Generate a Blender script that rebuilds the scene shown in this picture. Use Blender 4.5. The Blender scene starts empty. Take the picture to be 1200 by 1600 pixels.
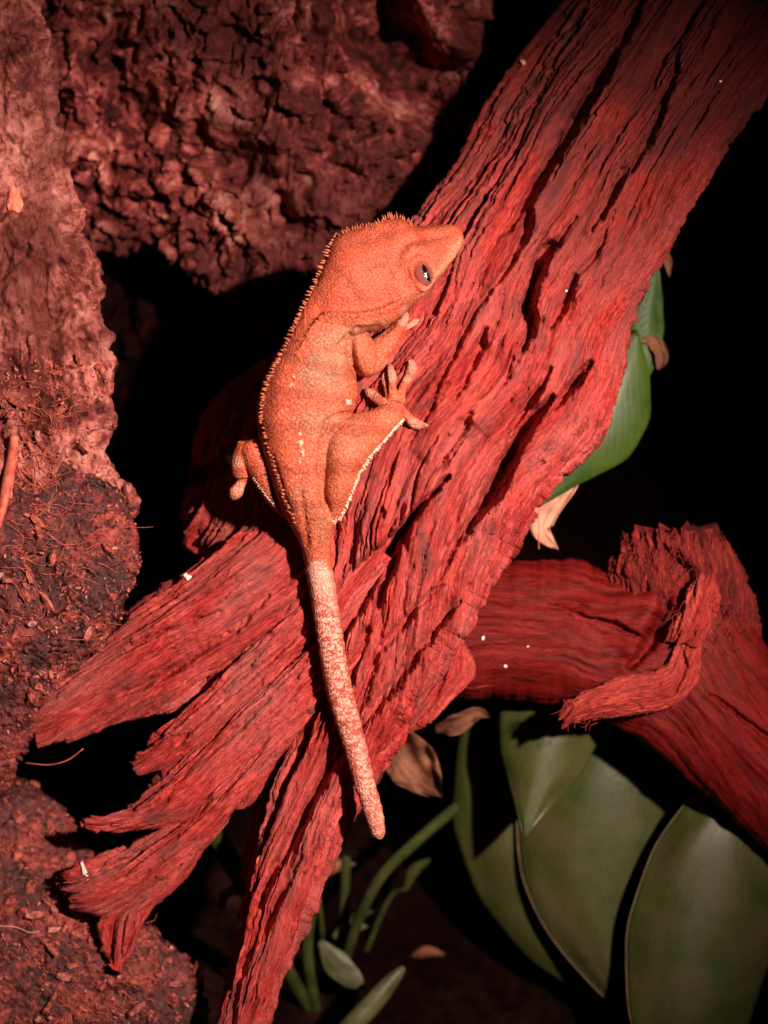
import bpy, bmesh, math, random
import numpy as np
from mathutils import Vector, Matrix

random.seed(7)
rng = np.random.default_rng(11)
scene = bpy.context.scene
COL = scene.collection

# ------------------------------------------------------------------ camera
# photo pixels (1200 x 1600) are turned into directions; depth w (in the same
# unit, towards the camera) comes from what each thing rests on or its size.
K = 0.0001875            # metres per unit at the plane of the gecko
D0 = 2667.0              # camera to that plane, 0.5 m
PITCH = math.radians(45) # camera looks down into the vivarium
GROUND_SUM = -1420.0     # ground plane: v + w = const  (view up + towards camera)
X_AX = Vector((1, 0, 0))
U_AX = Vector((0, math.sin(PITCH), math.cos(PITCH)))
W_AX = Vector((0, -math.cos(PITCH), math.sin(PITCH)))
ORIGIN = Vector((0, 0, -GROUND_SUM * K / math.sqrt(2)))
CAM_LOC = ORIGIN + W_AX * (D0 * K)
ROT = np.array([X_AX, U_AX, W_AX])

def unproj(P):
    """(N,3) array of (px, -py, w) -> world"""
    P = np.asarray(P, dtype=np.float64)
    f = (D0 - P[:, 2]) / D0
    X = np.stack([(P[:, 0] - 600) * f, (P[:, 1] + 800) * f, P[:, 2]], 1) * K
    return X @ ROT + np.array(ORIGIN)

def pt(px, py, w=0.0):
    return Vector(unproj(np.array([[px, -py, w]]))[0])

cam_d = bpy.data.cameras.new('camera')
cam = bpy.data.objects.new('camera', cam_d); COL.objects.link(cam)
cam.location = CAM_LOC
cam.rotation_euler = Matrix((X_AX, U_AX, W_AX)).transposed().to_euler()
cam_d.sensor_fit = 'VERTICAL'; cam_d.sensor_height = 24.0; cam_d.sensor_width = 18.0
cam_d.lens = 24.0 * D0 / 1600.0
cam_d.clip_start = 0.01; cam_d.clip_end = 50
cam_d.dof.use_dof = True
cam_d.dof.focus_distance = (D0 - 5) * K
cam_d.dof.aperture_fstop = 4.2
scene.camera = cam

# ------------------------------------------------------------------ light
world = bpy.data.worlds.new('World'); scene.world = world; world.use_nodes = True
bg = world.node_tree.nodes['Background']
bg.inputs[0].default_value = (0.9, 0.55, 0.47, 1); bg.inputs[1].default_value = 0.009

ld = bpy.data.lights.new('lamp', 'SPOT'); lo = bpy.data.objects.new('lamp', ld); COL.objects.link(lo)
lamp_pos = ORIGIN + (X_AX * 0.50 + U_AX * 0.22 + W_AX * 1.0) * 0.54
lo.location = lamp_pos
aim = pt(400, 860, 0)
lo.rotation_euler = (aim - lamp_pos).to_track_quat('-Z', 'Y').to_euler()
ld.energy = 46.0; ld.color = (1.0, 0.80, 0.69); ld.spot_size = math.radians(44); ld.spot_blend = 1.0
ld.shadow_soft_size = 0.012

scene.view_settings.view_transform = 'Standard'; scene.view_settings.look = 'None'
scene.view_settings.exposure = 0.0; scene.view_settings.gamma = 1.0
scene.render.resolution_x = 768; scene.render.resolution_y = 1024

# ------------------------------------------------------------------ helpers: noise
_perm = rng.permutation(256).astype(np.int32); _perm = np.concatenate([_perm, _perm, _perm])
_g = rng.normal(size=(256, 3)); _g /= np.linalg.norm(_g, axis=1)[:, None]

def perlin(x, y, z=0.0):
    x = np.asarray(x, float); y = np.asarray(y, float); z = np.broadcast_to(np.asarray(z, float), x.shape)
    xi = np.floor(x).astype(np.int64); yi = np.floor(y).astype(np.int64); zi = np.floor(z).astype(np.int64)
    xf = x - xi; yf = y - yi; zf = z - zi
    u = xf*xf*xf*(xf*(xf*6-15)+10); v = yf*yf*yf*(yf*(yf*6-15)+10); w = zf*zf*zf*(zf*(zf*6-15)+10)
    xi &= 255; yi &= 255; zi &= 255
    def gr(i, j, k):
        h = _perm[_perm[_perm[(xi+i) & 255] + ((yi+j) & 255)] + ((zi+k) & 255)] & 255
        g = _g[h]
        return g[..., 0]*(xf-i) + g[..., 1]*(yf-j) + g[..., 2]*(zf-k)
    def lerp(a, b, t): return a + t*(b-a)
    a = lerp(lerp(gr(0,0,0), gr(1,0,0), u), lerp(gr(0,1,0), gr(1,1,0), u), v)
    b = lerp(lerp(gr(0,0,1), gr(1,0,1), u), lerp(gr(0,1,1), gr(1,1,1), u), v)
    return lerp(a, b, w) * 1.5

def fbm(x, y, z=0.0, o=4, lac=2.03, gain=0.5):
    s = 0; a = 1; n = 0
    for i in range(o):
        s = s + a*perlin(x, y, np.asarray(z) + 17.3*i); n += a
        x = np.asarray(x)*lac; y = np.asarray(y)*lac; z = np.asarray(z)*lac; a *= gain
    return s/n

def ridged(x, y, z=0.0, o=4, gain=0.5):
    s = 0; a = 1; n = 0
    for i in range(o):
        s = s + a*(1-np.abs(perlin(x, y, np.asarray(z) + 9.1*i))*2); n += a
        x = np.asarray(x)*2.03; y = np.asarray(y)*2.03; z = np.asarray(z)*2.03; a *= gain
    return s/n

def sstep(a, b, x):
    t = np.clip((np.asarray(x, float)-a)/(b-a), 0, 1); return t*t*(3-2*t)

def crom(P, n):
    """Catmull-Rom through rows of P, n samples, even along arc of the first 2 columns"""
    P = np.asarray(P, float)
    Q = np.vstack([2*P[0]-P[1], P, 2*P[-1]-P[-2]])
    m = len(P)-1; u = np.linspace(0, m, m*24+1); i = np.minimum(u.astype(int), m-1); t = (u-i)[:, None]
    p0, p1, p2, p3 = Q[i], Q[i+1], Q[i+2], Q[i+3]
    C = 0.5*((2*p1)+(-p0+p2)*t+(2*p0-5*p1+4*p2-p3)*t*t+(-p0+3*p1-3*p2+p3)*t**3)
    return C

def resample(C, d, n):
    L = np.concatenate([[0], np.cumsum(d)]); s = np.linspace(0, L[-1], n)
    return np.stack([np.interp(s, L, C[:, k]) for k in range(C.shape[1])], 1), s

def polydist(X, Y, line):
    """distance to polyline and interpolated extra columns; line rows (x, y, ...)"""
    line = np.asarray(line, float)
    best = np.full(X.shape, 1e9); ext = np.zeros(X.shape); side = np.zeros(X.shape); par = np.zeros(X.shape)
    for k in range(len(line)-1):
        a = line[k]; b = line[k+1]; dx, dy = b[0]-a[0], b[1]-a[1]; l2 = dx*dx+dy*dy+1e-9
        t = np.clip(((X-a[0])*dx+(Y-a[1])*dy)/l2, 0, 1)
        d = np.hypot(X-a[0]-t*dx, Y-a[1]-t*dy); m = d < best
        best = np.where(m, d, best)
        if line.shape[1] > 2: ext = np.where(m, a[2]+t*(b[2]-a[2]), ext)
        side = np.where(m, (X-a[0])*dy-(Y-a[1])*dx, side)
        par = np.where(m, (k+t)/(len(line)-1), par)
    return best, ext, np.sign(side), par

# ------------------------------------------------------------------ helpers: meshes
def mesh_from(name, V, F, uv=None, col=None, smooth=True, world=False):
    """V (N,3), F (M,3|4) int; uv, col per vertex"""
    me = bpy.data.meshes.new(name)
    V = np.asarray(V, float) if world else unproj(V)
    F = np.asarray(F, np.int32)
    k = F.shape[1]
    me.vertices.add(len(V)); me.vertices.foreach_set('co', V.astype(np.float32).ravel())
    me.loops.add(F.size); me.loops.foreach_set('vertex_index', F.ravel())
    me.polygons.add(len(F)); me.polygons.foreach_set('loop_start', np.arange(0, F.size, k, dtype=np.int32))
    me.polygons.foreach_set('loop_total', np.full(len(F), k, np.int32))
    me.polygons.foreach_set('use_smooth', np.full(len(F), smooth, bool))
    me.update(calc_edges=True)
    if uv is not None:
        l = me.uv_layers.new(name='grain'); l.data.foreach_set('uv', np.asarray(uv, np.float32)[F.ravel()].ravel())
    if col is not None:
        a = me.color_attributes.new('tint', 'FLOAT_COLOR', 'POINT')
        c = np.concatenate([col, np.ones((len(col), 1))], 1).astype(np.float32); a.data.foreach_set('color', c.ravel())
    me.validate()
    return me

def obj(name, me, mat, parent=None, **props):
    o = bpy.data.objects.new(name, me); COL.objects.link(o)
    if mat is not None:
        o.data.materials.clear(); o.data.materials.append(mat)
    if parent is not None:
        o.parent = parent; o.matrix_parent_inverse = Matrix.Translation(-parent.location)
    for k, v in props.items(): o[k] = v
    return o

def thing(name, label, cat, loc, group=None):
    o = bpy.data.objects.new(name, None); COL.objects.link(o); o.location = loc; o.empty_display_size = 0.01
    o['label'] = label; o['category'] = cat
    if group: o['group'] = group
    return o

def grid_faces(n, m, wrap):
    i = np.arange(n-1)[:, None]; j = np.arange(m if wrap else m-1)[None, :]; j2 = (j+1) % m
    return np.stack([i*m+j, i*m+j2, (i+1)*m+j2, (i+1)*m+j], -1).reshape(-1, 4)

def grid_normals(G, wrap=True):
    ds = np.gradient(G, axis=0)
    if wrap: dt = (np.roll(G, -1, 1)-np.roll(G, 1, 1))/2
    else: dt = np.gradient(G, axis=1)
    n = np.cross(dt, ds); n /= (np.linalg.norm(n, axis=2)[..., None]+1e-9)
    return n

def loft(stations, ns, nf, nb, e=2.2, disp=None, grooves=None, edge=None, jag=None, seed=0.0, post=None):
    """stations rows: Lx,Ly,Rx,Ry,w,tf,tb,tilt. Closed tube whose outline runs along L and R.
    returns V (px,-py,w), quads, uv, plus grid info"""
    S = np.asarray(stations, float)
    C = crom(S, 0); mid = (C[:, 0:2]+C[:, 2:4])/2
    d = np.hypot(*(np.diff(mid, axis=0).T))+1e-6
    C, s = resample(C, d, ns)
    q = np.concatenate([np.linspace(-1, 1, nf), np.linspace(1, -1, nb+2)[1:-1]])
    x = 0.55*np.sin(q*math.pi/2)+0.45*q
    x[0] = -1; x[nf-1] = 1
    front = np.concatenate([np.ones(nf), np.zeros(nb)])
    prof = (1-np.abs(x)**e)**(1/e)
    n = ns; m = nf+nb
    L = C[:, 0:2]; R = C[:, 2:4]
    if edge is not None:
        a = R-L; wl = np.linalg.norm(a, axis=1)[:, None]; a = a/(wl+1e-6)
        eL = edge*(fbm(s/18, s*0+seed, 1.3, 4)*1.0+fbm(s/70, s*0+seed, 4.1, 2))
        eR = edge*(fbm(s/18, s*0+seed, 7.7, 4)*1.0+fbm(s/70, s*0+seed, 2.9, 2))
        L = L+a*eL[:, None]; R = R+a*eR[:, None]
    t = (x[None, :]+1)/2
    G = np.zeros((n, m, 3))
    G[..., 0] = L[:, 0:1]*(1-t)+R[:, 0:1]*t
    G[..., 1] = -(L[:, 1:2]*(1-t)+R[:, 1:2]*t)
    th = np.where(front[None, :] > 0, C[:, 5:6], -C[:, 6:7])
    G[..., 2] = C[:, 4:5]+th*prof[None, :]+C[:, 7:8]*x[None, :]
    hw = np.hypot(*(R-L).T)[:, None]/2
    # girth coordinate
    dt = np.linalg.norm(np.diff(G, axis=1), axis=2); gt = np.concatenate([np.zeros((n, 1)), np.cumsum(dt, 1)], 1)
    ref = gt[:, (nf-1)//2][:, None]; T = gt-ref
    Sg = np.broadcast_to(s[:, None], T.shape)
    N = grid_normals(G)
    flip = N[:, nf//4:3*nf//4, 2].mean() < 0
    if flip: N = -N
    fr = np.clip(N[..., 2]*1.5, 0, 1)
    if disp is not None:
        dd = disp(Sg, T, G, fr)
        G = G+N*dd[..., None]
    if grooves:
        X = G[..., 0]; Y = -G[..., 1]
        Xw = X+6*fbm(X/24, Y/24, seed+3, 3)+1.2*perlin(X/5, Y/5, seed); Yw = Y+6*fbm(X/24, Y/24, seed+8, 3)
        cut = np.zeros(X.shape)
        lift = np.zeros(X.shape)
        for gv in grooves:
            line, depth = gv[0], gv[1]; step = gv[2] if len(gv) > 2 else 0
            dd, wd, sd, pr = polydist(Xw, Yw, line); wd = wd*1.25+0.8
            cut = np.maximum(cut, depth*np.clip(wd/10, 0.08, 1.6)*(1-sstep(0.1, 1.0, dd/(wd+0.01))))
            endf = sstep(0, 0.15, pr)*(1-sstep(0.85, 1, pr))
            lift += 3.5*np.exp(-((dd-1.5*wd)/(0.9*wd+2))**2)
            if step: lift += step*endf*np.where(sd > 0, 1, -1)*sstep(0, wd*0.6, dd)*np.exp(-dd/38)
        G[..., 2] += lift*fr
        G[..., 2] -= cut*fr
    if jag is not None:
        # torn ends: slide the last stretch along the axis by fibre noise
        lo_j, hi_j, ln = jag
        ax = np.gradient(mid := G.mean(1), axis=0); ax /= np.linalg.norm(ax, axis=1)[:, None]+1e-9
        tn = fbm(T/16, T*0+seed, 2.2, 3)*1.8+perlin(T/5, T*0, seed)*0.35
        if hi_j: G += ax[-1][None, None, :]*(hi_j*tn*sstep(s[-1]-ln, s[-1], Sg)**1.5)[..., None]
        if lo_j: G += -ax[0][None, None, :]*(lo_j*tn*(1-sstep(0, ln, Sg))**1.5)[..., None]
    if post is not None: G = post(Sg, T, G, fr)
    V = G.reshape(-1, 3); F = grid_faces(n, m, True)
    if not flip: F = F[:, ::-1]
    uv = np.stack([Sg, T], -1).reshape(-1, 2)/100.0
    # caps
    nV = len(V)
    c0 = G[0].mean(0); c1 = G[-1].mean(0)
    V = np.vstack([V, c0, c1]); uv = np.vstack([uv, uv[m//2], uv[nV-m//2]])
    j = np.arange(m); j2 = (j+1) % m
    cap0 = np.stack([np.full(m, nV), j2, j, np.full(m, nV)], 1)
    cap1 = np.stack([np.full(m, nV+1), (n-1)*m+j, (n-1)*m+j2, np.full(m, nV+1)], 1)
    return V, F, uv, cap0[:, :3], cap1[:, :3]

def merge(parts):
    Vs = []; Fs = []; U = []; o = 0
    for V, F, uv, c0, c1 in parts:
        Vs.append(V); U.append(uv)
        tri = np.concatenate([c0, c1]); tri = np.concatenate([tri, tri[:, 2:3]], 1)
        Fs.append((F+o, tri[:, :3]+o)); o += len(V)
    return np.vstack(Vs), Fs, np.vstack(U)

def mesh_mixed(name, V, Fs, uv, smooth=True, col=None):
    """quads + triangles"""
    me = bpy.data.meshes.new(name); W = unproj(V)
    quads = np.concatenate([f[0] for f in Fs]); tris = np.concatenate([f[1] for f in Fs])
    loops = np.concatenate([quads.ravel(), tris.ravel()]).astype(np.int32)
    st = np.concatenate([np.arange(len(quads))*4, len(quads)*4+np.arange(len(tris))*3]).astype(np.int32)
    tot = np.concatenate([np.full(len(quads), 4), np.full(len(tris), 3)]).astype(np.int32)
    me.vertices.add(len(W)); me.vertices.foreach_set('co', W.astype(np.float32).ravel())
    me.loops.add(len(loops)); me.loops.foreach_set('vertex_index', loops)
    me.polygons.add(len(st)); me.polygons.foreach_set('loop_start', st); me.polygons.foreach_set('loop_total', tot)
    me.polygons.foreach_set('use_smooth', np.full(len(st), smooth, bool))
    me.update(calc_edges=True)
    l = me.uv_layers.new(name='grain'); l.data.foreach_set('uv', uv.astype(np.float32)[loops].ravel())
    if col is not None:
        a = me.color_attributes.new('tint', 'FLOAT_COLOR', 'POINT')
        c = np.concatenate([col, np.ones((len(col), 1))], 1).astype(np.float32); a.data.foreach_set('color', c.ravel())
    return me

def lofts(name, parts):
    V, Fs, uv = merge(parts); return mesh_mixed(name, V, Fs, uv)

def sweep(P, n=24, m=10, flat=1.0, world=False):
    """tube through rows (px,py,w,r); flat squeezes the radius along w. Returns V(px,-py,w), tri/quads faces"""
    P = np.asarray(P, float); C = crom(P, 0)
    Q = C[:, :3].copy(); Q[:, 1] *= -1
    d = np.linalg.norm(np.diff(Q, axis=0), axis=1)+1e-6
    Cc, s = resample(np.hstack([Q, np.maximum(C[:, 3:4], 0.05)]), d, n)
    Q = Cc[:, :3]; r = Cc[:, 3]
    T = np.gradient(Q, axis=0); T /= np.linalg.norm(T, axis=1)[:, None]+1e-9
    A = np.cross(T, [0, 0, 1.0]); bad = np.linalg.norm(A, axis=1) < 0.05; A[bad] = [1, 0, 0]
    A /= np.linalg.norm(A, axis=1)[:, None]; B = np.cross(A, T)
    th = np.linspace(0, 2*math.pi, m, endpoint=False)
    G = Q[:, None, :]+r[:, None, None]*(np.cos(th)[None, :, None]*A[:, None, :]+flat*np.sin(th)[None, :, None]*B[:, None, :])
    # rounded caps
    V = G.reshape(-1, 3); F = grid_faces(n, m, True)
    V = np.vstack([V, Q[0]-T[0]*r[0]*0.5, Q[-1]+T[-1]*r[-1]*0.5]); k = n*m
    j = np.arange(m); j2 = (j+1) % m
    uv = np.stack([np.repeat(s, m), np.tile(th, n)*np.repeat(r, m)], 1)/100.0; uv = np.vstack([uv, [[0, 0], [s[-1]/100, 0]]])
    return V, F[:, ::-1], uv, np.stack([np.full(m, k), j, j2], 1), np.stack([np.full(m, k+1), (n-1)*m+j2, (n-1)*m+j], 1)

# ------------------------------------------------------------------ materials
def newmat(name):
    m = bpy.data.materials.new(name); m.use_nodes = True; nt = m.node_tree
    return m, nt, nt.nodes['Principled BSDF']

def N(nt, typ, **kw):
    n = nt.nodes.new(typ)
    for k, v in kw.items(): setattr(n, k, v)
    return n

def ramp(nt, src, stops):
    r = N(nt, 'ShaderNodeValToRGB'); e = r.color_ramp.elements
    while len(e) < len(stops): e.new(0.5)
    for i, (p, c) in enumerate(stops): e[i].position = p; e[i].color = (*c, 1)
    nt.links.new(src, r.inputs[0]); return r.outputs[0]

def coords(nt, scale, kind='UV'):
    t = N(nt, 'ShaderNodeTexCoord'); mp = N(nt, 'ShaderNodeMapping'); mp.inputs['Scale'].default_value = scale
    if kind == 'UV':
        u = N(nt, 'ShaderNodeUVMap'); u.uv_map = 'grain'; nt.links.new(u.outputs[0], mp.inputs[0])
    else: nt.links.new(t.outputs['Object'], mp.inputs[0])
    return mp.outputs[0]

def noise(nt, vec, scale, detail=4, rough=0.55, dist=0.0):
    n = N(nt, 'ShaderNodeTexNoise'); n.inputs['Scale'].default_value = scale; n.inputs['Detail'].default_value = detail
    n.inputs['Roughness'].default_value = rough; n.inputs['Distortion'].default_value = dist
    nt.links.new(vec, n.inputs['Vector']); return n.outputs['Fac']

def mixc(nt, fac, a, b, mode='MIX'):
    m = N(nt, 'ShaderNodeMix', data_type='RGBA', blend_type=mode)
    for k, v in ((0, fac), (6, a), (7, b)):
        if isinstance(v, (int, float)): m.inputs[k].default_value = v
        elif isinstance(v, tuple): m.inputs[k].default_value = (*v, 1)
        else: nt.links.new(v, m.inputs[k])
    return m.outputs[2]

def math_(nt, op, a, b=0.0):
    m = N(nt, 'ShaderNodeMath', operation=op)
    for k, v in ((0, a), (1, b)):
        if isinstance(v, (int, float)): m.inputs[k].default_value = v
        else: nt.links.new(v, m.inputs[k])
    return m.outputs[0]

def bump(nt, bsdf, h, dist, strength=1.0, prev=None):
    b = N(nt, 'ShaderNodeBump'); b.inputs['Strength'].default_value = strength; b.inputs['Distance'].default_value = dist
    nt.links.new(h, b.inputs['Height'])
    if prev is not None: nt.links.new(prev, b.inputs['Normal'])
    nt.links.new(b.outputs[0], bsdf.inputs['Normal']); return b.outputs[0]

def wood_material(name, dark, mid, light, rough=0.8, spec=0.25, fine=1.0, pale=0.28, upper_dim=False):
    m, nt, b = newmat(name)
    v1 = coords(nt, (0.9, 9, 1)); v2 = coords(nt, (5, 38, 1)); v3 = coords(nt, (0.5, 1.6, 1)); v4 = coords(nt, (26, 60, 1))
    n1 = noise(nt, v1, 1.0, 5, 0.6, 0.6); n2 = noise(nt, v2, 1.0, 4, 0.65, 0.8); n3 = noise(nt, v3, 1.0, 4, 0.6); n4 = noise(nt, v4, 1.0, 3, 0.6)
    f = math_(nt, 'ADD', math_(nt, 'MULTIPLY', n1, 0.45), math_(nt, 'MULTIPLY', n2, 0.55))
    c = ramp(nt, f, [(0.36, dark), (0.5, mid), (0.64, light)])
    c = mixc(nt, ramp(nt, n3, [(0.42, (0, 0, 0)), (0.66, (pale, pale, pale))]), c, tuple(0.5*(a+bb) for a, bb in zip(light, (0.5, 0.3, 0.28))))
    c = mixc(nt, ramp(nt, n4, [(0.33, (0.6, 0.6, 0.6)), (0.45, (0, 0, 0))]), c, dark)
    if pale > 0.2:
        v5 = coords(nt, (0.8, 1.8, 1)); n5 = noise(nt, v5, 1.3, 5, 0.65, 0.5)
        c = mixc(nt, ramp(nt, n5, [(0.54, (0, 0, 0)), (0.68, (0.75, 0.75, 0.75))]), c, mixc(nt, n2, (0.05, 0.008, 0.009), (0.26, 0.07, 0.065)))
    if upper_dim:   # unweathered maroon wood and painted dim light towards the upper end of the trunk
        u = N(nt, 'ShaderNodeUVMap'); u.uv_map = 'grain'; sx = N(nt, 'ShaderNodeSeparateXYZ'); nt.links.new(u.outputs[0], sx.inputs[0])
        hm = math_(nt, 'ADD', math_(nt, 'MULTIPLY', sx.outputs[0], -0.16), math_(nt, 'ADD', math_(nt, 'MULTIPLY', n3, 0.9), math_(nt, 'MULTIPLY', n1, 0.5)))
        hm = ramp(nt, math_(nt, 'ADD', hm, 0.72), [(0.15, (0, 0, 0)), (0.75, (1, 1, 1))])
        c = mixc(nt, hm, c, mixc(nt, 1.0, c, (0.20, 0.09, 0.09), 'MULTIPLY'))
    nt.links.new(c, b.inputs['Base Color'])
    b.inputs['Roughness'].default_value = rough; b.inputs['Specular IOR Level'].default_value = spec
    h = math_(nt, 'ADD', math_(nt, 'MULTIPLY', n2, 1.0), math_(nt, 'MULTIPLY', n4, 0.6))
    bump(nt, b, h, 0.0007*fine, 0.9)
    return m

M = {}
M['wood'] = wood_material('red driftwood', (0.075, 0.004, 0.004), (0.36, 0.022, 0.017), (0.55, 0.084, 0.066))
M['wood_trunk'] = wood_material('red driftwood trunk', (0.075, 0.004, 0.004), (0.36, 0.022, 0.017), (0.55, 0.084, 0.066), upper_dim=True)
M['wood_smooth'] = wood_material('smooth red branch', (0.035, 0.0015, 0.0015), (0.12, 0.004, 0.0035), (0.22, 0.010, 0.008), rough=0.55, spec=0.14, fine=0.4, pale=0.0)
M['fibre'] = wood_material('torn wood fibre', (0.12, 0.006, 0.004), (0.32, 0.024, 0.017), (0.48, 0.07, 0.05), rough=0.85, pale=0.1)
M['torn'] = wood_material('torn dark wood', (0.035, 0.002, 0.002), (0.14, 0.007, 0.006), (0.34, 0.03, 0.022), rough=0.8, pale=0.0)

def bark_material(name, cols, scale=1.0, rough=0.75, spec=0.18, bumpd=0.0012, glint=0.0, patch=(0.45, 0.6)):
    m, nt, b = newmat(name)
    v = coords(nt, (1, 1, 1), 'OBJ')
    n1 = noise(nt, v, 55*scale, 6, 0.62, 0.4); n2 = noise(nt, v, 260*scale, 5, 0.7, 0.3); n3 = noise(nt, v, 22*scale, 3, 0.5)
    f = math_(nt, 'ADD', math_(nt, 'MULTIPLY', n1, 0.5), math_(nt, 'MULTIPLY', n2, 0.5))
    c = ramp(nt, f, [(0.38, cols[0]), (0.47, cols[1]), (0.54, cols[2]), (0.64, cols[3])])
    c = mixc(nt, ramp(nt, n3, [(patch[0], (0, 0, 0)), (patch[1], (0.85, 0.85, 0.85))]), c, mixc(nt, f, cols[0], cols[1]))
    nt.links.new(c, b.inputs['Base Color']); b.inputs['Specular IOR Level'].default_value = spec
    r = ramp(nt, n2, [(0.40, (rough-glint,)*3), (0.6, (rough,)*3)]); nt.links.new(r, b.inputs['Roughness'])
    bump(nt, b, math_(nt, 'ADD', n1, n2), bumpd, 1.0)
    return m

M['bark'] = bark_material('pinkish cork bark', [(0.022, 0.003, 0.0025), (0.16, 0.030, 0.024), (0.38, 0.115, 0.092), (0.56, 0.25, 0.20)])
M['bark_dark'] = bark_material('dark cork bark', [(0.012, 0.002, 0.002), (0.08, 0.009, 0.008), (0.28, 0.055, 0.045), (0.60, 0.26, 0.21)], scale=0.7, patch=(0.36, 0.52))
M['bark_deep'] = bark_material('near black shaded bark', [(0.002, 0.0003, 0.0003), (0.006, 0.0008, 0.0007), (0.016, 0.002, 0.0015), (0.04, 0.005, 0.004)], scale=0.7, spec=0.03)  # near-black colour paints in the shade of the rear hollow
M['soil'] = bark_material('wet coconut soil', [(0.010, 0.001, 0.001), (0.06, 0.006, 0.005), (0.19, 0.022, 0.016), (0.44, 0.08, 0.055)], scale=1.7, rough=0.7, spec=0.5, glint=0.4)
M['ground'] = bark_material('dark vivarium soil', [(0.002, 0.001, 0.001), (0.005, 0.002, 0.0015), (0.010, 0.004, 0.003), (0.02, 0.007, 0.005)], scale=0.8, rough=1.0, spec=0.0)

def flat_material(name, a, b_, scale=400, rough=0.6, spec=0.3, sss=0.0):
    m, nt, b = newmat(name); v = coords(nt, (1, 1, 1), 'OBJ'); n = noise(nt, v, scale, 4, 0.6)
    nt.links.new(ramp(nt, n, [(0.38, a), (0.62, b_)]), b.inputs['Base Color'])
    b.inputs['Roughness'].default_value = rough; b.inputs['Specular IOR Level'].default_value = spec
    bump(nt, b, n, 0.0002, 0.6); return m

M['coir'] = flat_material('coconut fibre', (0.36, 0.05, 0.03), (0.62, 0.15, 0.09), 300)
M['chip'] = flat_material('soil chips', (0.10, 0.014, 0.010), (0.42, 0.09, 0.06), 700, rough=0.5, spec=0.5)
M['white'] = flat_material('white shed skin', (0.55, 0.42, 0.38), (0.75, 0.66, 0.6), 500)
M['orange_chip'] = flat_material('orange chip', (0.6, 0.12, 0.06), (0.75, 0.2, 0.12), 300)
M['stem'] = flat_material('green stem', (0.018, 0.024, 0.005), (0.04, 0.045, 0.011), 120, rough=0.85, spec=0.08)
M['stem_pale'] = flat_material('pale stem', (0.04, 0.043, 0.016), (0.085, 0.08, 0.035), 120, rough=0.5)
M['dry'] = flat_material('dry leaf', (0.30, 0.13, 0.08), (0.48, 0.24, 0.16), 160, rough=0.7)
M['dry_dark'] = flat_material('brown dry leaf', (0.06, 0.018, 0.008), (0.19, 0.065, 0.03), 90, rough=0.7)

def leaf_material(name, a, b_, vein, rough=0.32):
    m, nt, b = newmat(name)
    u = N(nt, 'ShaderNodeUVMap'); u.uv_map = 'grain'; sep = N(nt, 'ShaderNodeSeparateXYZ'); nt.links.new(u.outputs[0], sep.inputs[0])
    # side veins sweep forward from the midrib
    ax = math_(nt, 'ABSOLUTE', sep.outputs[1]); ph = math_(nt, 'SUBTRACT', math_(nt, 'ADD', math_(nt, 'MULTIPLY', sep.outputs[0], 46.0), math_(nt, 'MULTIPLY', noise(nt, coords(nt, (1, 1, 1), 'OBJ'), 30, 3, 0.5), 7.0)), math_(nt, 'MULTIPLY', ax, 26.0))
    vn = math_(nt, 'POWER', math_(nt, 'ABSOLUTE', math_(nt, 'SINE', ph)), 14.0)
    v = coords(nt, (1, 1, 1), 'OBJ'); n = noise(nt, v, 60, 5, 0.6); n2 = noise(nt, v, 700, 3, 0.6)
    c = mixc(nt, ramp(nt, n, [(0.35, (0, 0, 0)), (0.65, (1, 1, 1))]), a, b_)
    c = mixc(nt, math_(nt, 'MULTIPLY', vn, 0.05), c, vein)
    nt.links.new(c, b.inputs['Base Color']); b.inputs['Specular IOR Level'].default_value = 0.24; b.inputs['Coat Weight'].default_value = 0.06; b.inputs['Coat Roughness'].default_value = 0.3
    nt.links.new(ramp(nt, n, [(0.3, (rough,)*3), (0.7, (rough+0.18,)*3)]), b.inputs['Roughness'])
    bump(nt, b, math_(nt, 'ADD', math_(nt, 'MULTIPLY', vn, -0.18), math_(nt, 'MULTIPLY', n2, 0.35)), 0.0003, 0.7)
    return m
M['leaf'] = leaf_material('olive green leaf', (0.026, 0.040, 0.006), (0.058, 0.049, 0.017), (0.09, 0.09, 0.045), 0.42)
M['leaf_bright'] = leaf_material('fresh green leaf', (0.016, 0.040, 0.002), (0.036, 0.066, 0.004), (0.10, 0.14, 0.04), 0.42)
M['leaf_edge'] = flat_material('pale leaf rim', (0.25, 0.16, 0.08), (0.33, 0.24, 0.13), 200)

# ------------------------------------------------------------------ the setting
def ground_mesh():
    n = 160
    a = np.linspace(-2.0, 2.0, n); X, Y = np.meshgrid(a, a, indexing='ij')
    X = np.sign(X)*np.abs(X)**1.6; Y = np.sign(Y)*np.abs(Y)**1.6
    Z = 0.006*fbm(X*25, Y*25, 0, 4)
    V = np.stack([X, Y, Z], -1).reshape(-1, 3)
    return mesh_from('ground', V, grid_faces(n, n, False)[:, ::-1], world=True)
g = obj('ground', ground_mesh(), M['ground'], kind='structure', label='dark vivarium soil floor far below the wood')

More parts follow.
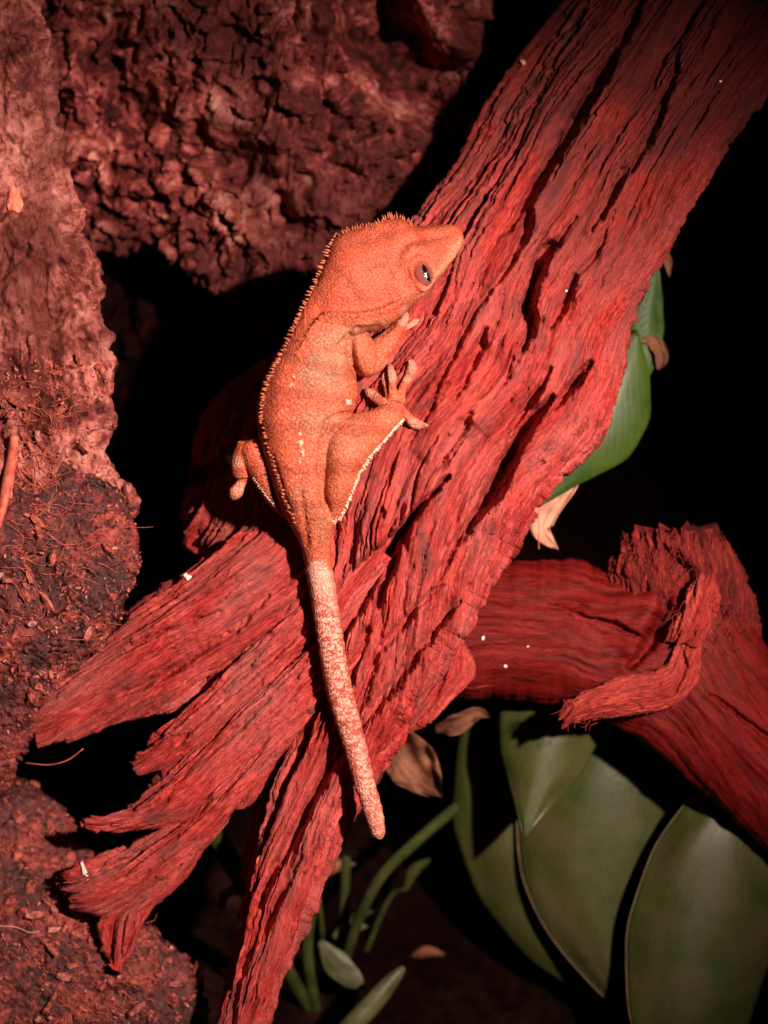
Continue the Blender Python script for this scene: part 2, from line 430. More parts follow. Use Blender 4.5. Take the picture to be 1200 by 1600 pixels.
# ------------------------------------------------------------------ driftwood
def wood_disp(rough=1.0, seed=0.0, cracks=1.0, macro=1.0):
    def f(S, T, G, fr):
        Tw = T+16*perlin(S/300, T/120, seed)+2.5*perlin(S/70, T/45, seed+2)
        loc = sstep(-0.35, 0.35, perlin(S/170, T/70, seed+20))           # rough and smooth stretches
        amp = rough*(0.35+0.85*loc)
        # long strands: rounded backs, sharp valleys
        b1 = np.abs(perlin(S/800, Tw/58, seed+1)); b2 = np.abs(perlin(S/430, Tw/22, seed+3)); b3 = np.abs(perlin(S/170, Tw/8, seed+5))
        lo2 = 0.35+0.9*sstep(-0.3, 0.4, perlin(S/300, T/90, seed+40))
        d = macro*(34*(np.minimum(b1, 0.5)-0.25)+12*lo2*(np.minimum(b2, 0.5)-0.22))+8*amp*(np.minimum(b3, 0.45)-0.2)
        d = d+macro*10*fbm(S/300, Tw/60, seed+11, 2)
        fl = perlin(S/110, Tw/13, seed+9); d = d+6.0*(sstep(0.02, 0.07, fl)-0.5)*amp      # broken flakes
        fl2 = perlin(S/50, Tw/6, seed+29); d = d+2.6*(sstep(0.05, 0.12, fl2)-0.5)*amp
        d = d+2.0*fbm(S/40, Tw/5.0, seed+7, 3)*amp+1.1*fbm(S/7, Tw/4.0, seed+8, 2)*amp
        cr = np.abs(perlin(S/420, Tw/30, seed+12)); m = sstep(0.0, 0.3, perlin(S/260, Tw/70, seed+14))
        d = d-cracks*22*(1-sstep(0.0, 0.06, cr))*m
        cr2 = np.abs(perlin(S/190, Tw/13, seed+15)); m2 = sstep(0.1, 0.35, perlin(S/130, Tw/40, seed+16))
        return d-cracks*9*(1-sstep(0.0, 0.09, cr2))*m2-1.0
    return f

TG = [  # traced cracks (x, y, half width), depth
 ([(1005,-10,7),(985,40,9),(960,85,9),(935,130,11),(905,180,11),(870,240,10),(845,280,9),(815,330,9),(790,365,4)], 34, 8),
 ([(1065,70,3),(1055,110,6),(1035,170,7),(1015,220,9),(995,250,8),(965,290,8),(940,340,6),(925,360,3)], 24, 8),
 ([(1130,0,3),(1100,60,5),(1080,140,4)], 12),
 ([(826,330,8),(822,350,13),(812,375,12),(800,405,8),(775,440,6),(745,480,5),(725,520,5),(708,558,5),(690,590,5),(672,640,4)], 36, -8),
 ([(868,378,6),(852,392,13),(842,415,14),(832,450,12),(822,478,12),(830,500,12),(828,525,8),(815,550,4)], 40, 9),
 ([(900,340,3),(880,365,5),(868,382,8)], 25),
 ([(898,432,6),(888,465,9),(872,495,8),(858,515,4)], 30),
 ([(922,566,5),(905,590,9),(882,618,9),(868,635,5)], 46),
 ([(860,575,3),(845,605,6),(825,635,9),(808,660,9),(795,690,5)], 40),
 ([(866,620,4),(838,645,10),(818,675,12),(800,705,13),(785,740,15),(770,772,16),(748,800,10),(730,830,5)], 50, 14),
 ([(757,515,4),(750,540,9),(738,568,9),(722,600,7),(712,625,4)], 26),
 ([(735,648,5),(722,662,12),(705,690,15),(690,715,14),(676,735,6)], 20, -14),
 ([(700,745,4),(660,790,6),(640,812,8),(622,838,11),(602,862,16),(580,888,20),(560,915,24),(545,942,24),(532,972,18),(525,1000,9)], 75, -12),
 ([(640,826,4),(625,850,8),(608,890,9),(590,945,6)], 40),
 ([(745,800,4),(715,840,8),(700,870,9),(685,905,6)], 24),
 ([(690,915,3),(650,950,6),(620,985,9),(600,1010,6)], 22),
 ([(720,940,3),(690,975,5),(640,1040,8),(600,1090,10),(560,1140,8)], 18, 14),
 ([(575,985,8),(560,1020,9),(535,1080,9),(515,1120,6)], 24),
 ([(680,1060,3),(660,1090,6),(630,1115,4)], 18),
 ([(540,1165,4),(510,1215,7),(480,1265,9),(455,1315,9),(425,1370,8),(405,1415,5)], 26, 10),
 ([(470,1340,3),(440,1400,6),(415,1445,7),(392,1485,7),(372,1530,7),(362,1600,5)], 20),
 ([(595,797,5),(598,806,5)], 22),
 ([(700,600,3),(660,660,4),(635,700,3)], 14),
 ([(960,330,3),(930,400,5),(905,425,4)], 20),
]
trunk_st = [  # Lx Ly Rx Ry  w  tf tb tilt
 (1060,-260,1400,-140,-290,110,120,75),
 (975,-120,1270,30,-240,108,120,75),
 (890,0,1190,145,-205,105,120,70),
 (800,115,1100,270,-170,103,120,60),
 (720,240,1040,415,-136,102,115,40),
 (650,335,990,520,-104,102,110,0),
 (575,440,948,690,-100,100,105,0),
 (500,570,848,778,-98,98,100,0),
 (452,715,785,880,-94,92,90,0),
 (462,835,727,975,-90,84,80,0),
 (480,930,690,1035,-86,76,70,0),
 (488,1030,645,1105,-84,68,60,0),
 (466,1120,600,1180,-84,60,55,0),
 (425,1235,540,1285,-84,54,50,0),
 (392,1340,495,1390,-84,50,48,0),
 (372,1470,460,1490,-86,46,45,0),
 (338,1580,424,1590,-92,45,45,0),
 (300,1690,392,1700,-110,45,45,0),
 (220,1960,330,1970,-270,50,50,0)]
def trunk_post(S, T, G, fr):
    # low ridge running under the gecko, sunken bed right of it, flap-like rim on the right
    X = G[..., 0]; Y = -G[..., 1]
    dd, wd, sd, _ = polydist(X, Y, [(800,330,1),(740,450,1),(690,600,1),(690,720,1),(600,850,1),(520,980,1)])
    G[..., 2] += fr*16*np.exp(-(dd/40)**2)
    dk, _, _, _ = polydist(X, Y, [(782,500,1),(790,545,1)])
    G[..., 2] += fr*14*np.exp(-(dk/22)**2)
    rr = np.hypot((X-782)/0.8, (Y-530)); G[..., 2] += fr*1.6*np.sin(rr*0.95)*np.exp(-(rr/18)**2)
    r2 = np.hypot(X-596, (Y-803)); G[..., 2] += fr*2.0*np.sin(r2*0.8)*np.exp(-(r2/14)**2)
    return G
drift = thing('driftwood_trunk', 'large gnarled red driftwood trunk forking downwards, with the gecko lying on it', 'driftwood', pt(260, 1830, -190))
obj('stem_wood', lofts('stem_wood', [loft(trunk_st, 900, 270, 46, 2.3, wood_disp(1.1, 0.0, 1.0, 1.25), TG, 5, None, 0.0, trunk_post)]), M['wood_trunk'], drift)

def taper_end(L, ln):
    return lambda S: 1-0.75*sstep(L-ln, L, S)

flange = {
 'upper_prong': ([(520,640,640,800,-75,50,50,-20),(455,745,590,890,-72,60,55,-18),(400,803,520,975,-72,64,55,-15),(340,850,425,1035,-78,62,50,-10),(250,918,330,1080,-86,52,45,-5),(190,960,262,1115,-95,44,40,0),(130,1035,190,1128,-105,36,36,0),(75,1085,118,1160,-112,28,28,0),(48,1125,62,1165,-120,16,16,0)], 330, 150,
   [([(345,955,3),(300,975,6),(255,992,8),(205,1010,5)],12),([(420,930,3),(370,985,6),(310,1020,8),(250,1060,8),(190,1085,6)],14),([(500,880,3),(440,960,5),(380,1020,5)],10)], 20),
 'middle_splinter': ([(560,830,620,880,-70,45,40,0),(480,910,560,985,-68,52,45,0),(400,985,470,1070,-70,46,40,0),(310,1085,385,1135,-74,36,32,0),(252,1145,300,1190,-78,24,24,0),(206,1193,222,1212,-84,10,10,0)], 260, 90,
   [([(480,980,3),(400,1050,6),(330,1110,6),(280,1160,4)],12)], 12),
 'curved_splinter': ([(590,870,640,930,-72,45,40,0),(500,960,580,1030,-70,48,42,0),(420,1045,500,1110,-70,44,38,0),(320,1135,420,1185,-70,40,34,0),(258,1200,350,1262,-70,34,30,0),(205,1252,270,1290,-70,22,22,0),(150,1275,190,1305,-70,12,12,0),(126,1279,134,1290,-70,5,5,0)], 300, 100,
   [([(420,1090,3),(360,1150,6),(300,1200,5),(240,1255,3)],10)], 10),
 'lower_prong': ([(600,920,660,985,-82,48,40,0),(540,985,610,1050,-80,48,42,0),(470,1065,520,1085,-80,44,40,0),(400,1140,470,1150,-82,46,38,0),(335,1215,405,1222,-84,46,36,0),(275,1275,350,1290,-88,46,36,0),(205,1315,300,1350,-94,44,38,0),(140,1342,245,1405,-100,40,38,0),(97,1365,170,1440,-106,30,30,0),(90,1382,120,1425,-112,14,14,0)], 330, 120,
   [([(330,1250,4),(280,1300,6),(220,1335,7),(150,1360,4)],10),([(450,1110,3),(390,1190,5),(340,1250,5)],12)], 10),
 'pointed_splinter': ([(400,1150,452,1168,-92,24,24,0),(330,1235,402,1225,-98,28,26,0),(270,1330,340,1290,-102,28,26,0),(205,1400,290,1370,-108,26,24,0),(162,1440,240,1425,-114,22,22,0),(165,1490,214,1490,-118,14,14,0),(183,1523,190,1526,-120,4,4,0)], 260, 80,
   [([(260,1370,3),(225,1420,5),(195,1480,4)],8)], 6),
 'side_sliver': ([(470,1080,520,1080,-120,20,20,0),(440,1150,480,1150,-128,20,20,0),(400,1230,455,1235,-135,18,18,0),(388,1290,430,1310,-140,16,16,0),(378,1345,400,1365,-146,10,10,0),(372,1365,378,1370,-150,3,3,0)], 160, 50, None, 6),
 'hanging_sliver': ([(500,1040,530,1060,-100,18,18,0),(450,1120,492,1090,-104,20,18,0),(400,1190,455,1165,-108,18,16,0),(372,1240,408,1225,-112,12,12,0),(376,1264,382,1266,-114,3,3,0)], 130, 50, None, 4),
}
k = 0
for nm, (st, ns, nf, gr, jg) in flange.items():
    k += 1
    obj(nm, lofts(nm, [loft(st, ns, nf, 34, 2.1, wood_disp(0.9, 30.0*k, 0.7, 1.05), gr, 3, (0, jg, 60), 30.0*k)]), M['wood'], drift)
# knobbly flap on the right rim
flap = [(700,975,722,985,-95,16,16,0),(672,1020,737,1020,-96,22,20,0),(640,1070,744,1055,-98,24,20,0),(620,1110,716,1088,-98,22,20,0),(610,1140,672,1128,-98,16,16,0),(606,1158,640,1143,-98,6,6,0)]
obj('rim_flap', lofts('rim_flap', [loft(flap, 120, 80, 24, 2.0, wood_disp(0.9, 410, 0.6, 0.5), None, 3, None, 410)]), M['wood'], drift)
# shaded slab of the same wood behind the gecko
slab = [(620, 330, 760, 460, -88, 60, 50, 70), (520, 450, 680, 560, -88, 55, 50, 70), (432, 545, 620, 660, -88, 50, 45, 70), (350, 600, 560, 740, -90, 45, 40, 70), (305, 660, 520, 800, -93, 40, 40, 70), (296, 712, 500, 850, -96, 36, 36, 70), (290, 760, 480, 900, -98, 32, 32, 70), (284, 800, 440, 930, -102, 24, 24, 70), (300, 850, 380, 930, -106, 8, 8, 70)]
obj('rear_slab', lofts('rear_slab', [loft(slab, 260, 110, 24, 2.2, wood_disp(0.8, 500, 0.6, 0.9), [([(400,720,6),(340,735,12),(290,745,14)],60)], 7, (0, 14, 60), 500)]), M['wood'], drift)

# ------------------------------------------------------------------ broken branch on the right
br = thing('broken_branch', 'smooth dark red branch with a torn stub, crossing behind the trunk', 'branch', pt(1560, 1620, -560))
bst = [(640,885,640,1085,-235,75,75,0),(735,883,730,1086,-232,78,75,0),(800,880,790,1089,-230,80,75,0),(860,877,845,1097,-228,80,75,0),(908,876,892,1108,-226,82,75,0),(960,892,930,1122,-225,84,75,0),(1050,880,972,1140,-222,86,78,0),(1140,910,1020,1168,-222,86,78,0),(1180,970,1075,1215,-226,86,78,0),(1230,1060,1135,1272,-240,84,78,0),(1300,1150,1200,1328,-260,82,78,0),(1420,1290,1320,1440,-340,80,78,0),(1560,1480,1450,1600,-520,80,80,0),(1640,1600,1530,1720,-640,80,80,0)]
def smooth_disp(seed):
    def f(S, T, G, fr):
        Tw = T+18*perlin(S/200, T/90, seed)
        d = 10*fbm(S/200, Tw/60, seed+1, 3)+9*(np.minimum(np.abs(perlin(S/420, Tw/60, seed+3)), 0.4)-0.2)+2.5*(np.minimum(np.abs(perlin(S/260, Tw/24, seed+4)), 0.4)-0.2)+1.6*fbm(S/60, Tw/9, seed+5, 3)
        cr = np.abs(perlin(S/300, Tw/40, seed+12)); m = sstep(0.2, 0.45, perlin(S/160, Tw/60, seed+14))
        return d-7*(1-sstep(0, 0.05, cr))*m
    return f
obj('limb', lofts('limb', [loft(bst, 420, 170, 34, 2.2, smooth_disp(600), [([(1110,1085,2),(1150,1115,4),(1210,1160,4),(1260,1200,3)],18),([(1035,905,5),(1040,960,14),(1010,1010,12),(985,1040,6)],22,-10),([(900,960,2),(960,975,5),(1010,1000,3)],12,8)], 6, None, 600)]), M['wood_smooth'], br)
def torn(seed, r=1.0):
    def f(S, T, G, fr):
        Tw = T+6*perlin(S/40, T/30, seed)
        return r*(9*fbm(S/70, Tw/22, seed, 3)+7*fbm(S/45, Tw/6, seed+4, 3)+3*fbm(S/14, Tw/4, seed+6, 2))
    return f
stub = [(900,1040,1120,1120,-290,60,60,0),(915,980,1165,1060,-255,68,60,0),(935,925,1188,1000,-225,72,60,0),(950,890,1182,945,-208,68,55,0),(966,862,1164,898,-200,60,50,0),(980,843,1140,852,-196,50,44,0),(990,832,1126,830,-196,36,36,0)]
obj('torn_stub', lofts('torn_stub', [loft(stub, 220, 170, 30, 2.4, torn(700, 1.25), [([(1045,862,8),(1062,885,18),(1072,905,20),(1055,935,14),(1030,965,6)],18)], 9, (0, 24, 70), 700)]), M['torn'], br)
ridge = [(1070,985,1092,1000,-150,10,12,0),(1056,1012,1098,1030,-142,22,20,0),(1040,1040,1085,1072,-134,30,24,0),(1005,1052,1045,1105,-128,32,26,0),(962,1060,985,1118,-126,30,26,0),(922,1078,935,1122,-126,26,24,0),(890,1095,902,1132,-126,18,18,0),(878,1108,884,1140,-126,8,10,0)]
obj('curled_splinter', lofts('curled_splinter', [loft(ridge, 170, 100, 26, 2.1, torn(720, 0.85), [([(1065,1015,3),(1072,1045,5),(1055,1080,4)],16),([(1030,1070,2),(980,1085,4),(930,1100,3)],9)], 3, (0, 20, 40), 720)]), M['fibre'], br)
tuft = [(1095,895,1110,900,-140,8,12,0),(1075,920,1122,925,-132,18,18,0),(1060,955,1118,965,-128,20,20,0),(1045,980,1112,990,-126,20,20,0),(1040,1000,1095,1008,-126,14,14,0)]
obj('fibre_tuft', lofts('fibre_tuft', [loft(tuft, 100, 70, 22, 2.1, torn(740, 1.3), None, 4, (0, 16, 40), 740)]), M['fibre'], br)
def hairs(n, boxes, lmin, lmax, ang, seed, w0, r=0.7, curl=0.5, wr=8):
    rr = np.random.default_rng(seed); parts = []
    for i in range(n):
        b = boxes[rr.integers(len(boxes))]
        x, y = rr.uniform(b[0], b[2]), rr.uniform(b[1], b[3]); a = rr.normal(ang, 0.6); l = rr.uniform(lmin, lmax); w = w0(x, y)
        if w is None: continue
        w += rr.uniform(0, wr)*0.6
        P = []
        for q in range(4):
            P.append((x, y, w, r*(1-0.2*q))); x += math.cos(a)*l/3; y += math.sin(a)*l/3; a += rr.normal(0, curl); w += rr.uniform(-1, 4)
        parts.append(sweep(P, 6, 4))
    return parts
obj('loose_fibres', lofts('loose_fibres', hairs(150, [(985,830,1125,880),(1050,930,1120,1010),(1120,930,1190,1010),(880,1090,950,1135),(880,1090,1060,1100),(1010,850,1120,900)], 10, 26, 1.7, 5, lambda x, y: -150 if y < 930 else (-118 if x > 1040 else -110), 0.8)), M['fibre'], br, kind='stuff')

# ------------------------------------------------------------------ cork bark and soil
def bark_disp(seed, a=1.0, big=1.0, sx=1.0, sy=1.0):
    def f(S, T, G, fr):
        X, Y, Z = G[..., 0]*sx, G[..., 1]*sy, G[..., 2]
        X = X+14*perlin(X/50, Y/50, Z/50+seed+2); Y = Y+14*perlin(X/50, Y/50, Z/50+seed+13)
        d = 18*big*fbm(X/120, Y/120, Z/120+seed, 3)
        b1 = np.abs(perlin(X/70, Y/70, Z/70+seed+4)); b2 = np.abs(perlin(X/30, Y/30, Z/30+seed+6)); b3 = np.abs(perlin(X/13, Y/13, Z/13+seed+8))
        d = d+a*(30*(np.minimum(b1, 0.5)-0.25)+15*(np.minimum(b2, 0.5)-0.2)+8*(np.minimum(b3, 0.5)-0.2))
        p = perlin(X/22, Y/22, Z/22+seed+7); d = d-a*9*sstep(0.18, 0.32, p)
        return d+a*3.5*fbm(X/6, Y/6, Z/6+seed+9, 3, gain=0.6)
    return f
cork_st = [(-60, 380, -60, -420, -340, 70, 90, 90), (60, 380, 90, -420, -330, 80, 90, 90), (150, 388, 190, -420, -325, 90, 90, 90), (245, 395, 290, -420, -320, 95, 90, 90), (320, 465, 380, -420, -310, 100, 90, 90), (400, 510, 470, -420, -310, 100, 90, 90), (470, 490, 550, -420, -310, 95, 90, 90), (540, 445, 620, -420, -315, 90, 90, 90), (610, 415, 690, -420, -320, 80, 90, 90), (660, 380, 760, -420, -330, 60, 80, 90), (690, 310, 800, -420, -350, 30, 60, 90), (705, 250, 815, -420, -360, 6, 20, 90)]
def cork_post(S, T, G, fr):
    X = G[..., 0]; Y = -G[..., 1]
    dd, wd, _, _ = polydist(X+12*fbm(X/40, Y/40, 3, 3), Y+12*fbm(X/40, Y/40, 6, 3), [(150,40,1),(190,130,1),(215,190,1),(300,225,1),(360,260,1),(430,330,1)])
    G[..., 2] -= fr*60*(1-sstep(4, 70, dd))
    dd, wd, _, _ = polydist(X+14*fbm(X/40, Y/40, 9, 3), Y, [(560,-80,1),(590,40,1),(640,120,1),(700,150,1)])
    G[..., 2] -= fr*150*(1-sstep(30, 75, dd))
    return G
obj('cork_bark', lofts('cork_bark', [loft(cork_st, 330, 300, 30, 2.4, bark_disp(3.0, 1.7, 2.4), None, 14, None, 9.0, cork_post)]), M['bark_dark'],
    label='rough cork bark slab, out of focus behind the head of the gecko', category='bark')
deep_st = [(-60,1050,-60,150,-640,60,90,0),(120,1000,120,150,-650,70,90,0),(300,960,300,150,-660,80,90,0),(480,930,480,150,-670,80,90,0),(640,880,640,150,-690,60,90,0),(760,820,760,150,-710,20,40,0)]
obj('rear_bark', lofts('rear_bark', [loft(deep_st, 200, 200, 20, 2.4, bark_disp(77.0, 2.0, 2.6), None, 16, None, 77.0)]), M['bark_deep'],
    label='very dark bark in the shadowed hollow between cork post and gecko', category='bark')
left_st = [(-260,-260,40,-260,-110,70,90,0),(-260,-80,60,-60,-105,72,90,0),(-260,20,70,30,-100,74,90,0),(-260,100,84,100,-100,74,90,0),(-260,180,92,185,-98,76,90,0),(-260,270,108,275,-97,78,90,0),(-260,350,128,340,-96,80,90,0),(-250,430,150,415,-95,82,90,0),(-240,520,168,500,-93,84,90,0),(-220,620,176,590,-92,84,90,0),(-200,700,168,675,-92,82,90,0),(-180,760,172,720,-92,78,90,0),(-160,830,205,768,-94,66,80,0),(-100,900,214,800,-96,45,60,0),(-40,960,150,850,-100,20,30,0)]
def left_post(S, T, G, fr):
    X = G[..., 0]; Y = -G[..., 1]
    dd, _, sd, _ = polydist(X+8*fbm(X/30, Y/30, 2, 3), Y, [(40,420,1),(50,520,1),(72,600,1),(95,700,1),(80,745,1)])
    G[..., 2] -= fr*26*sstep(0, 10, dd*sd)*np.exp(-np.clip(dd-80, 0, 999)/60)*sstep(380, 480, Y)
    return G
obj('cork_tube', lofts('cork_tube', [loft(left_st, 520, 230, 26, 2.6, bark_disp(21.0, 0.95, 1.0, 1.0, 0.6), None, 6, None, 21.0, left_post)]), M['bark'],
    label='pinkish grey cork bark post rising from the wet soil lump', category='bark')

def soil_disp(seed, a=1.0):
    def f(S, T, G, fr):
        X, Y, Z = G[..., 0], G[..., 1], G[..., 2]
        d = 14*fbm(X/80, Y/80, Z/80+seed, 3)+a*8*fbm(X/22, Y/22, Z/22+seed+3, 4, gain=0.62)
        d = d+a*5*sstep(0.0, 0.15, perlin(X/9, Y/9, Z/9+seed+5))*sstep(-0.1, 0.3, perlin(X/30, Y/30, seed))
        return d+a*3*np.abs(perlin(X/5, Y/5, Z/5+seed+8))
    return f
clod_st = [(-260,560,70,560,-150,60,80,0),(-260,640,90,640,-118,66,80,0),(-260,720,120,716,-100,70,80,0),(-260,790,196,780,-92,74,80,0),(-260,850,214,838,-90,78,80,0),(-250,910,210,905,-90,78,80,0),(-240,970,186,965,-94,74,80,0),(-220,1030,140,1030,-100,62,80,0),(-200,1090,98,1075,-115,50,70,0),(-200,1160,66,1130,-130,44,70,0),(-200,1230,34,1190,-150,40,70,0),(-200,1300,10,1240,-180,36,70,0)]
obj('soil_lump', lofts('soil_lump', [loft(clod_st, 420, 260, 26, 2.6, soil_disp(40), None, 6, None, 40)]), M['soil'],
    label='wet lump of red brown soil and coconut fibre under the cork post', category='soil lump')
mound_st = [(-320, 1190, 20, 1215, -312, 50, 80, 0), (-320, 1260, 90, 1255, -277, 70, 90, 0), (-320, 1330, 140, 1330, -252, 85, 100, 0), (-320, 1400, 175, 1400, -232, 95, 110, 0), (-320, 1470, 250, 1465, -227, 100, 120, 0), (-320, 1540, 305, 1520, -227, 105, 130, 0), (-320, 1620, 325, 1600, -237, 105, 140, 0), (-330, 1720, 340, 1700, -282, 110, 160, 0), (-340, 1900, 380, 1900, -462, 130, 200, 0), (-340, 2050, 420, 2050, -622, 140, 200, 0)]
obj('soil_bank', lofts('soil_bank', [loft(mound_st, 380, 300, 26, 2.3, soil_disp(60), None, 8, None, 60)]), M['soil'],
    label='bank of crumbly dark red soil below the torn wood prongs', category='soil bank')

# front depth of the soil pieces, looked up for chips and fibres lying on them
def depth_lookup(names):
    from mathutils.bvhtree import BVHTree
    dg = bpy.context.evaluated_depsgraph_get(); trees = [BVHTree.FromObject(bpy.data.objects[n], dg) for n in names]
    mats = [bpy.data.objects[n].matrix_world.inverted() for n in names]
    def f(px, py):
        tgt = pt(px, py, 0); d = (tgt-CAM_LOC).normalized(); best = None
        for t, m in zip(trees, mats):
            h = t.ray_cast(m @ CAM_LOC, d)
            if h[0] is not None and (best is None or h[3] < best[0]): best = (h[3], h[0])
        if best is None: return None
        return ((best[1]-ORIGIN).dot(W_AX))/K
    return f
bpy.context.view_layer.update()
soil_w = depth_lookup(['soil_lump', 'soil_bank', 'cork_tube'])

def chips(n, box, seed, smin, smax, look):
    rr = np.random.default_rng(seed); Vs = []; Fs = []; o = 0
    for i in range(n):
        x, y = rr.uniform(box[0], box[2]), rr.uniform(box[1], box[3]); w = look(x, y)
        if w is None or perlin(np.array(x/45), np.array(y/45), seed) < rr.uniform(-0.35, 0.25): continue
        s = rr.uniform(smin, smax)*(1+2*(rr.random() < 0.08)); el = rr.uniform(1, 2.8)
        q = Matrix.Rotation(rr.uniform(0, 6.28), 3, 'Z') @ Matrix.Rotation(rr.normal(0, 0.5), 3, 'X') @ Matrix.Rotation(rr.normal(0, 0.5), 3, 'Y')
        pts = np.array([(-el,-.6,0),(-el*.3,-1,.1),(el*.8,-.7,0),(el,.5,.1),(el*.1,.9,0),(-el*.8,.6,.1)])*rr.uniform(0.7, 1.2, (6, 1))
        P = np.vstack([pts, pts*0.8+[0, 0, 0.8]])*s
        P = (np.array(q) @ P.T).T+[x, -y, w+0.5*s]
        Vs.append(P)
        f = [(0,1,2,3),(0,3,4,5),(6,9,8,7),(6,11,10,9)]+[(j,(j+1) % 6+0,(j+1) % 6+6,j+6) for j in range(6)]
        Fs.append(np.array(f)+o); o += 12
    return mesh_from('chips', np.vstack(Vs), np.vstack(Fs), smooth=False)
obj('soil_crumbs', chips(2600, (-30, 560, 225, 1180), 3, 0.8, 2.6, soil_w), M['chip'], kind='stuff', label='small bark crumbs clinging to the wet soil lump', category='crumbs')
obj('bank_crumbs', chips(1900, (-30, 1220, 330, 1610), 4, 0.8, 2.8, soil_w), M['chip'], kind='stuff', label='small bark crumbs strewn over the dark soil bank', category='crumbs')
fp = hairs(150, [(0,700,130,900),(0,820,200,1000),(0,600,90,760)], 20, 60, 0.2, 8, soil_w, 0.7, 0.5)
obj('coconut_fibres', lofts('coconut_fibres', fp), M['coir'], kind='stuff', label='thin red coconut fibres tangled over the wet soil lump', category='fibres')
fp = hairs(110, [(0,1280,130,1600),(60,1420,230,1600)], 14, 36, 0.4, 9, soil_w, 0.6, 0.6)
obj('root_fibres', lofts('root_fibres', fp), M['coir'], kind='stuff', label='thin root fibres scattered on the dark soil bank', category='fibres')
sw = lambda x, y: (soil_w(x, y) or -40)
def strand(name, P, mat, label, cat, n=26, m=8):
    return obj(name, lofts(name, [sweep(P, n, m)]), mat, label=label, category=cat)
st_P = [(22,682,sw(22,690)+8,7),(18,720,sw(18,720)+10,9),(10,760,sw(10,760)+10,9),(2,800,sw(4,800)+6,7),(-12,850,sw(2,850)+2,4)]
strand('coir_strand', st_P, M['coir'], 'thick orange red fibre strand standing up against the soil lump', 'fibre')
strand('loose_hair', [(40,1192,-122,0.9),(75,1195,-100,0.9),(105,1188,-92,0.9),(130,1170,-88,0.9)], M['coir'], 'single fine hair spanning the dark gap beside the upper prong', 'fibre')
strand('root_hair', [(-5,1447,sw(2,1447)+3,1.3),(25,1449,sw(25,1449)+4,1.3),(45,1457,sw(45,1457)+4,1.2),(62,1455,sw(60,1455)+3,0.8)], M['dry'], 'pale wavy root lying on the dark soil bank', 'root')

# ------------------------------------------------------------------ plants
def leaf_mesh(name, mid, wl, wr, ns=60, nt_=15, cup=0.2, fold=0.0, wave=2.0, seed=0, thick=1.6):
    """mid rows (px,py,w); wl / wr rows (t, width) left and right of the midrib; closed thin solid"""
    C = crom(np.asarray(mid, float), 0); C = C*np.array([1, -1, 1.0])
    d = np.linalg.norm(np.diff(C, axis=0), axis=1); C, s = resample(C, d, ns)
    T = np.gradient(C, axis=0); T /= np.linalg.norm(T, axis=1)[:, None]
    A = np.cross(T, [0, 0, 1.0]); A /= np.linalg.norm(A, axis=1)[:, None]; B = np.cross(A, T)
    u = s/s[-1]
    def sm(tab):
        t = np.array(tab, float); r = np.interp(u, t[:, 0], t[:, 1])
        for _ in range(4): r[1:-1] = (r[:-2]+2*r[1:-1]+r[2:])/4
        return r
    WL, WR = sm(wl), sm(wr); q = np.linspace(-1, 1, 2*nt_+1)
    Wd = np.where(q[None, :] < 0, WL[:, None], WR[:, None]); off = q[None, :]*Wd
    h = -cup*Wd*np.abs(q[None, :])**2+fold*np.abs(off)+wave*perlin(u[:, None]*5+seed, q[None, :]*2+0*u[:, None], seed)*np.abs(q[None, :])
    h = h-0.4*np.exp(-(off/6)**2)+2.0*np.abs(np.sin((u[:, None]*30-np.abs(q[None, :])*4)))*np.minimum(np.abs(q[None, :])*3, 1)*np.minimum(Wd/60, 1)*0.12
    G = C[:, None, :]+A[:, None, :]*off[..., None]+B[:, None, :]*h[..., None]
    G2 = G-B[:, None, :]*thick
    m = 2*nt_+1; F = grid_faces(ns, m, False); nV = ns*m
    rim = []
    i = np.arange(ns-1)
    rim.append(np.stack([i*m, (i+1)*m, (i+1)*m+nV, i*m+nV], 1)); rim.append(np.stack([i*m+m-1, i*m+m-1+nV, (i+1)*m+m-1+nV, (i+1)*m+m-1], 1))
    j = np.arange(m-1)
    rim.append(np.stack([j, j+nV, j+1+nV, j+1], 1)); e = (ns-1)*m+j; rim.append(np.stack([e, e+1, e+1+nV, e+nV], 1))
    F = np.vstack([F, F[:, ::-1]+nV]+rim)
    uv = np.stack([np.broadcast_to(u[:, None], off.shape), off/100], -1).reshape(-1, 2)
    me = mesh_from(name, np.vstack([G.reshape(-1, 3), G2.reshape(-1, 3)]), F, np.vstack([uv, uv]))
    rib = np.hstack([C*np.array([1, -1, 1]), (2.2*(1-0.8*u))[:, None]])
    return me, rib, G

def leaf(parent, mid, wl, wr, mat, rib_mat=None, rims=(), **kw):
    me, rib, G = leaf_mesh('leaf', mid, wl, wr, **kw)
    o = obj('leaf', me, mat, parent)
    r = rib[::6].copy(); r[:, 2] -= 2.0; r[:, 3] *= 0.7
    rb = obj('midrib', lofts('midrib', [sweep(r, 50, 6)]), rib_mat or M['stem'], o); rb.parent = o
    for sd in rims:
        Q = G[:, 0 if sd < 0 else -1]; P = np.hstack([Q*np.array([1, -1, 1]), np.full((len(Q), 1), 0.6)])[::3]
        e = obj('leaf_rim', lofts('leaf_rim', [sweep(P, 60, 5)]), M['leaf_edge'], o); e.parent = o
    return o

def fix_children(root):
    # parts carry world coordinates in their meshes: keep every local matrix neutral
    for c in root.children:
        c.matrix_parent_inverse = Matrix.Translation(-root.location)
        for g_ in c.children: g_.matrix_parent_inverse = Matrix.Identity(4)

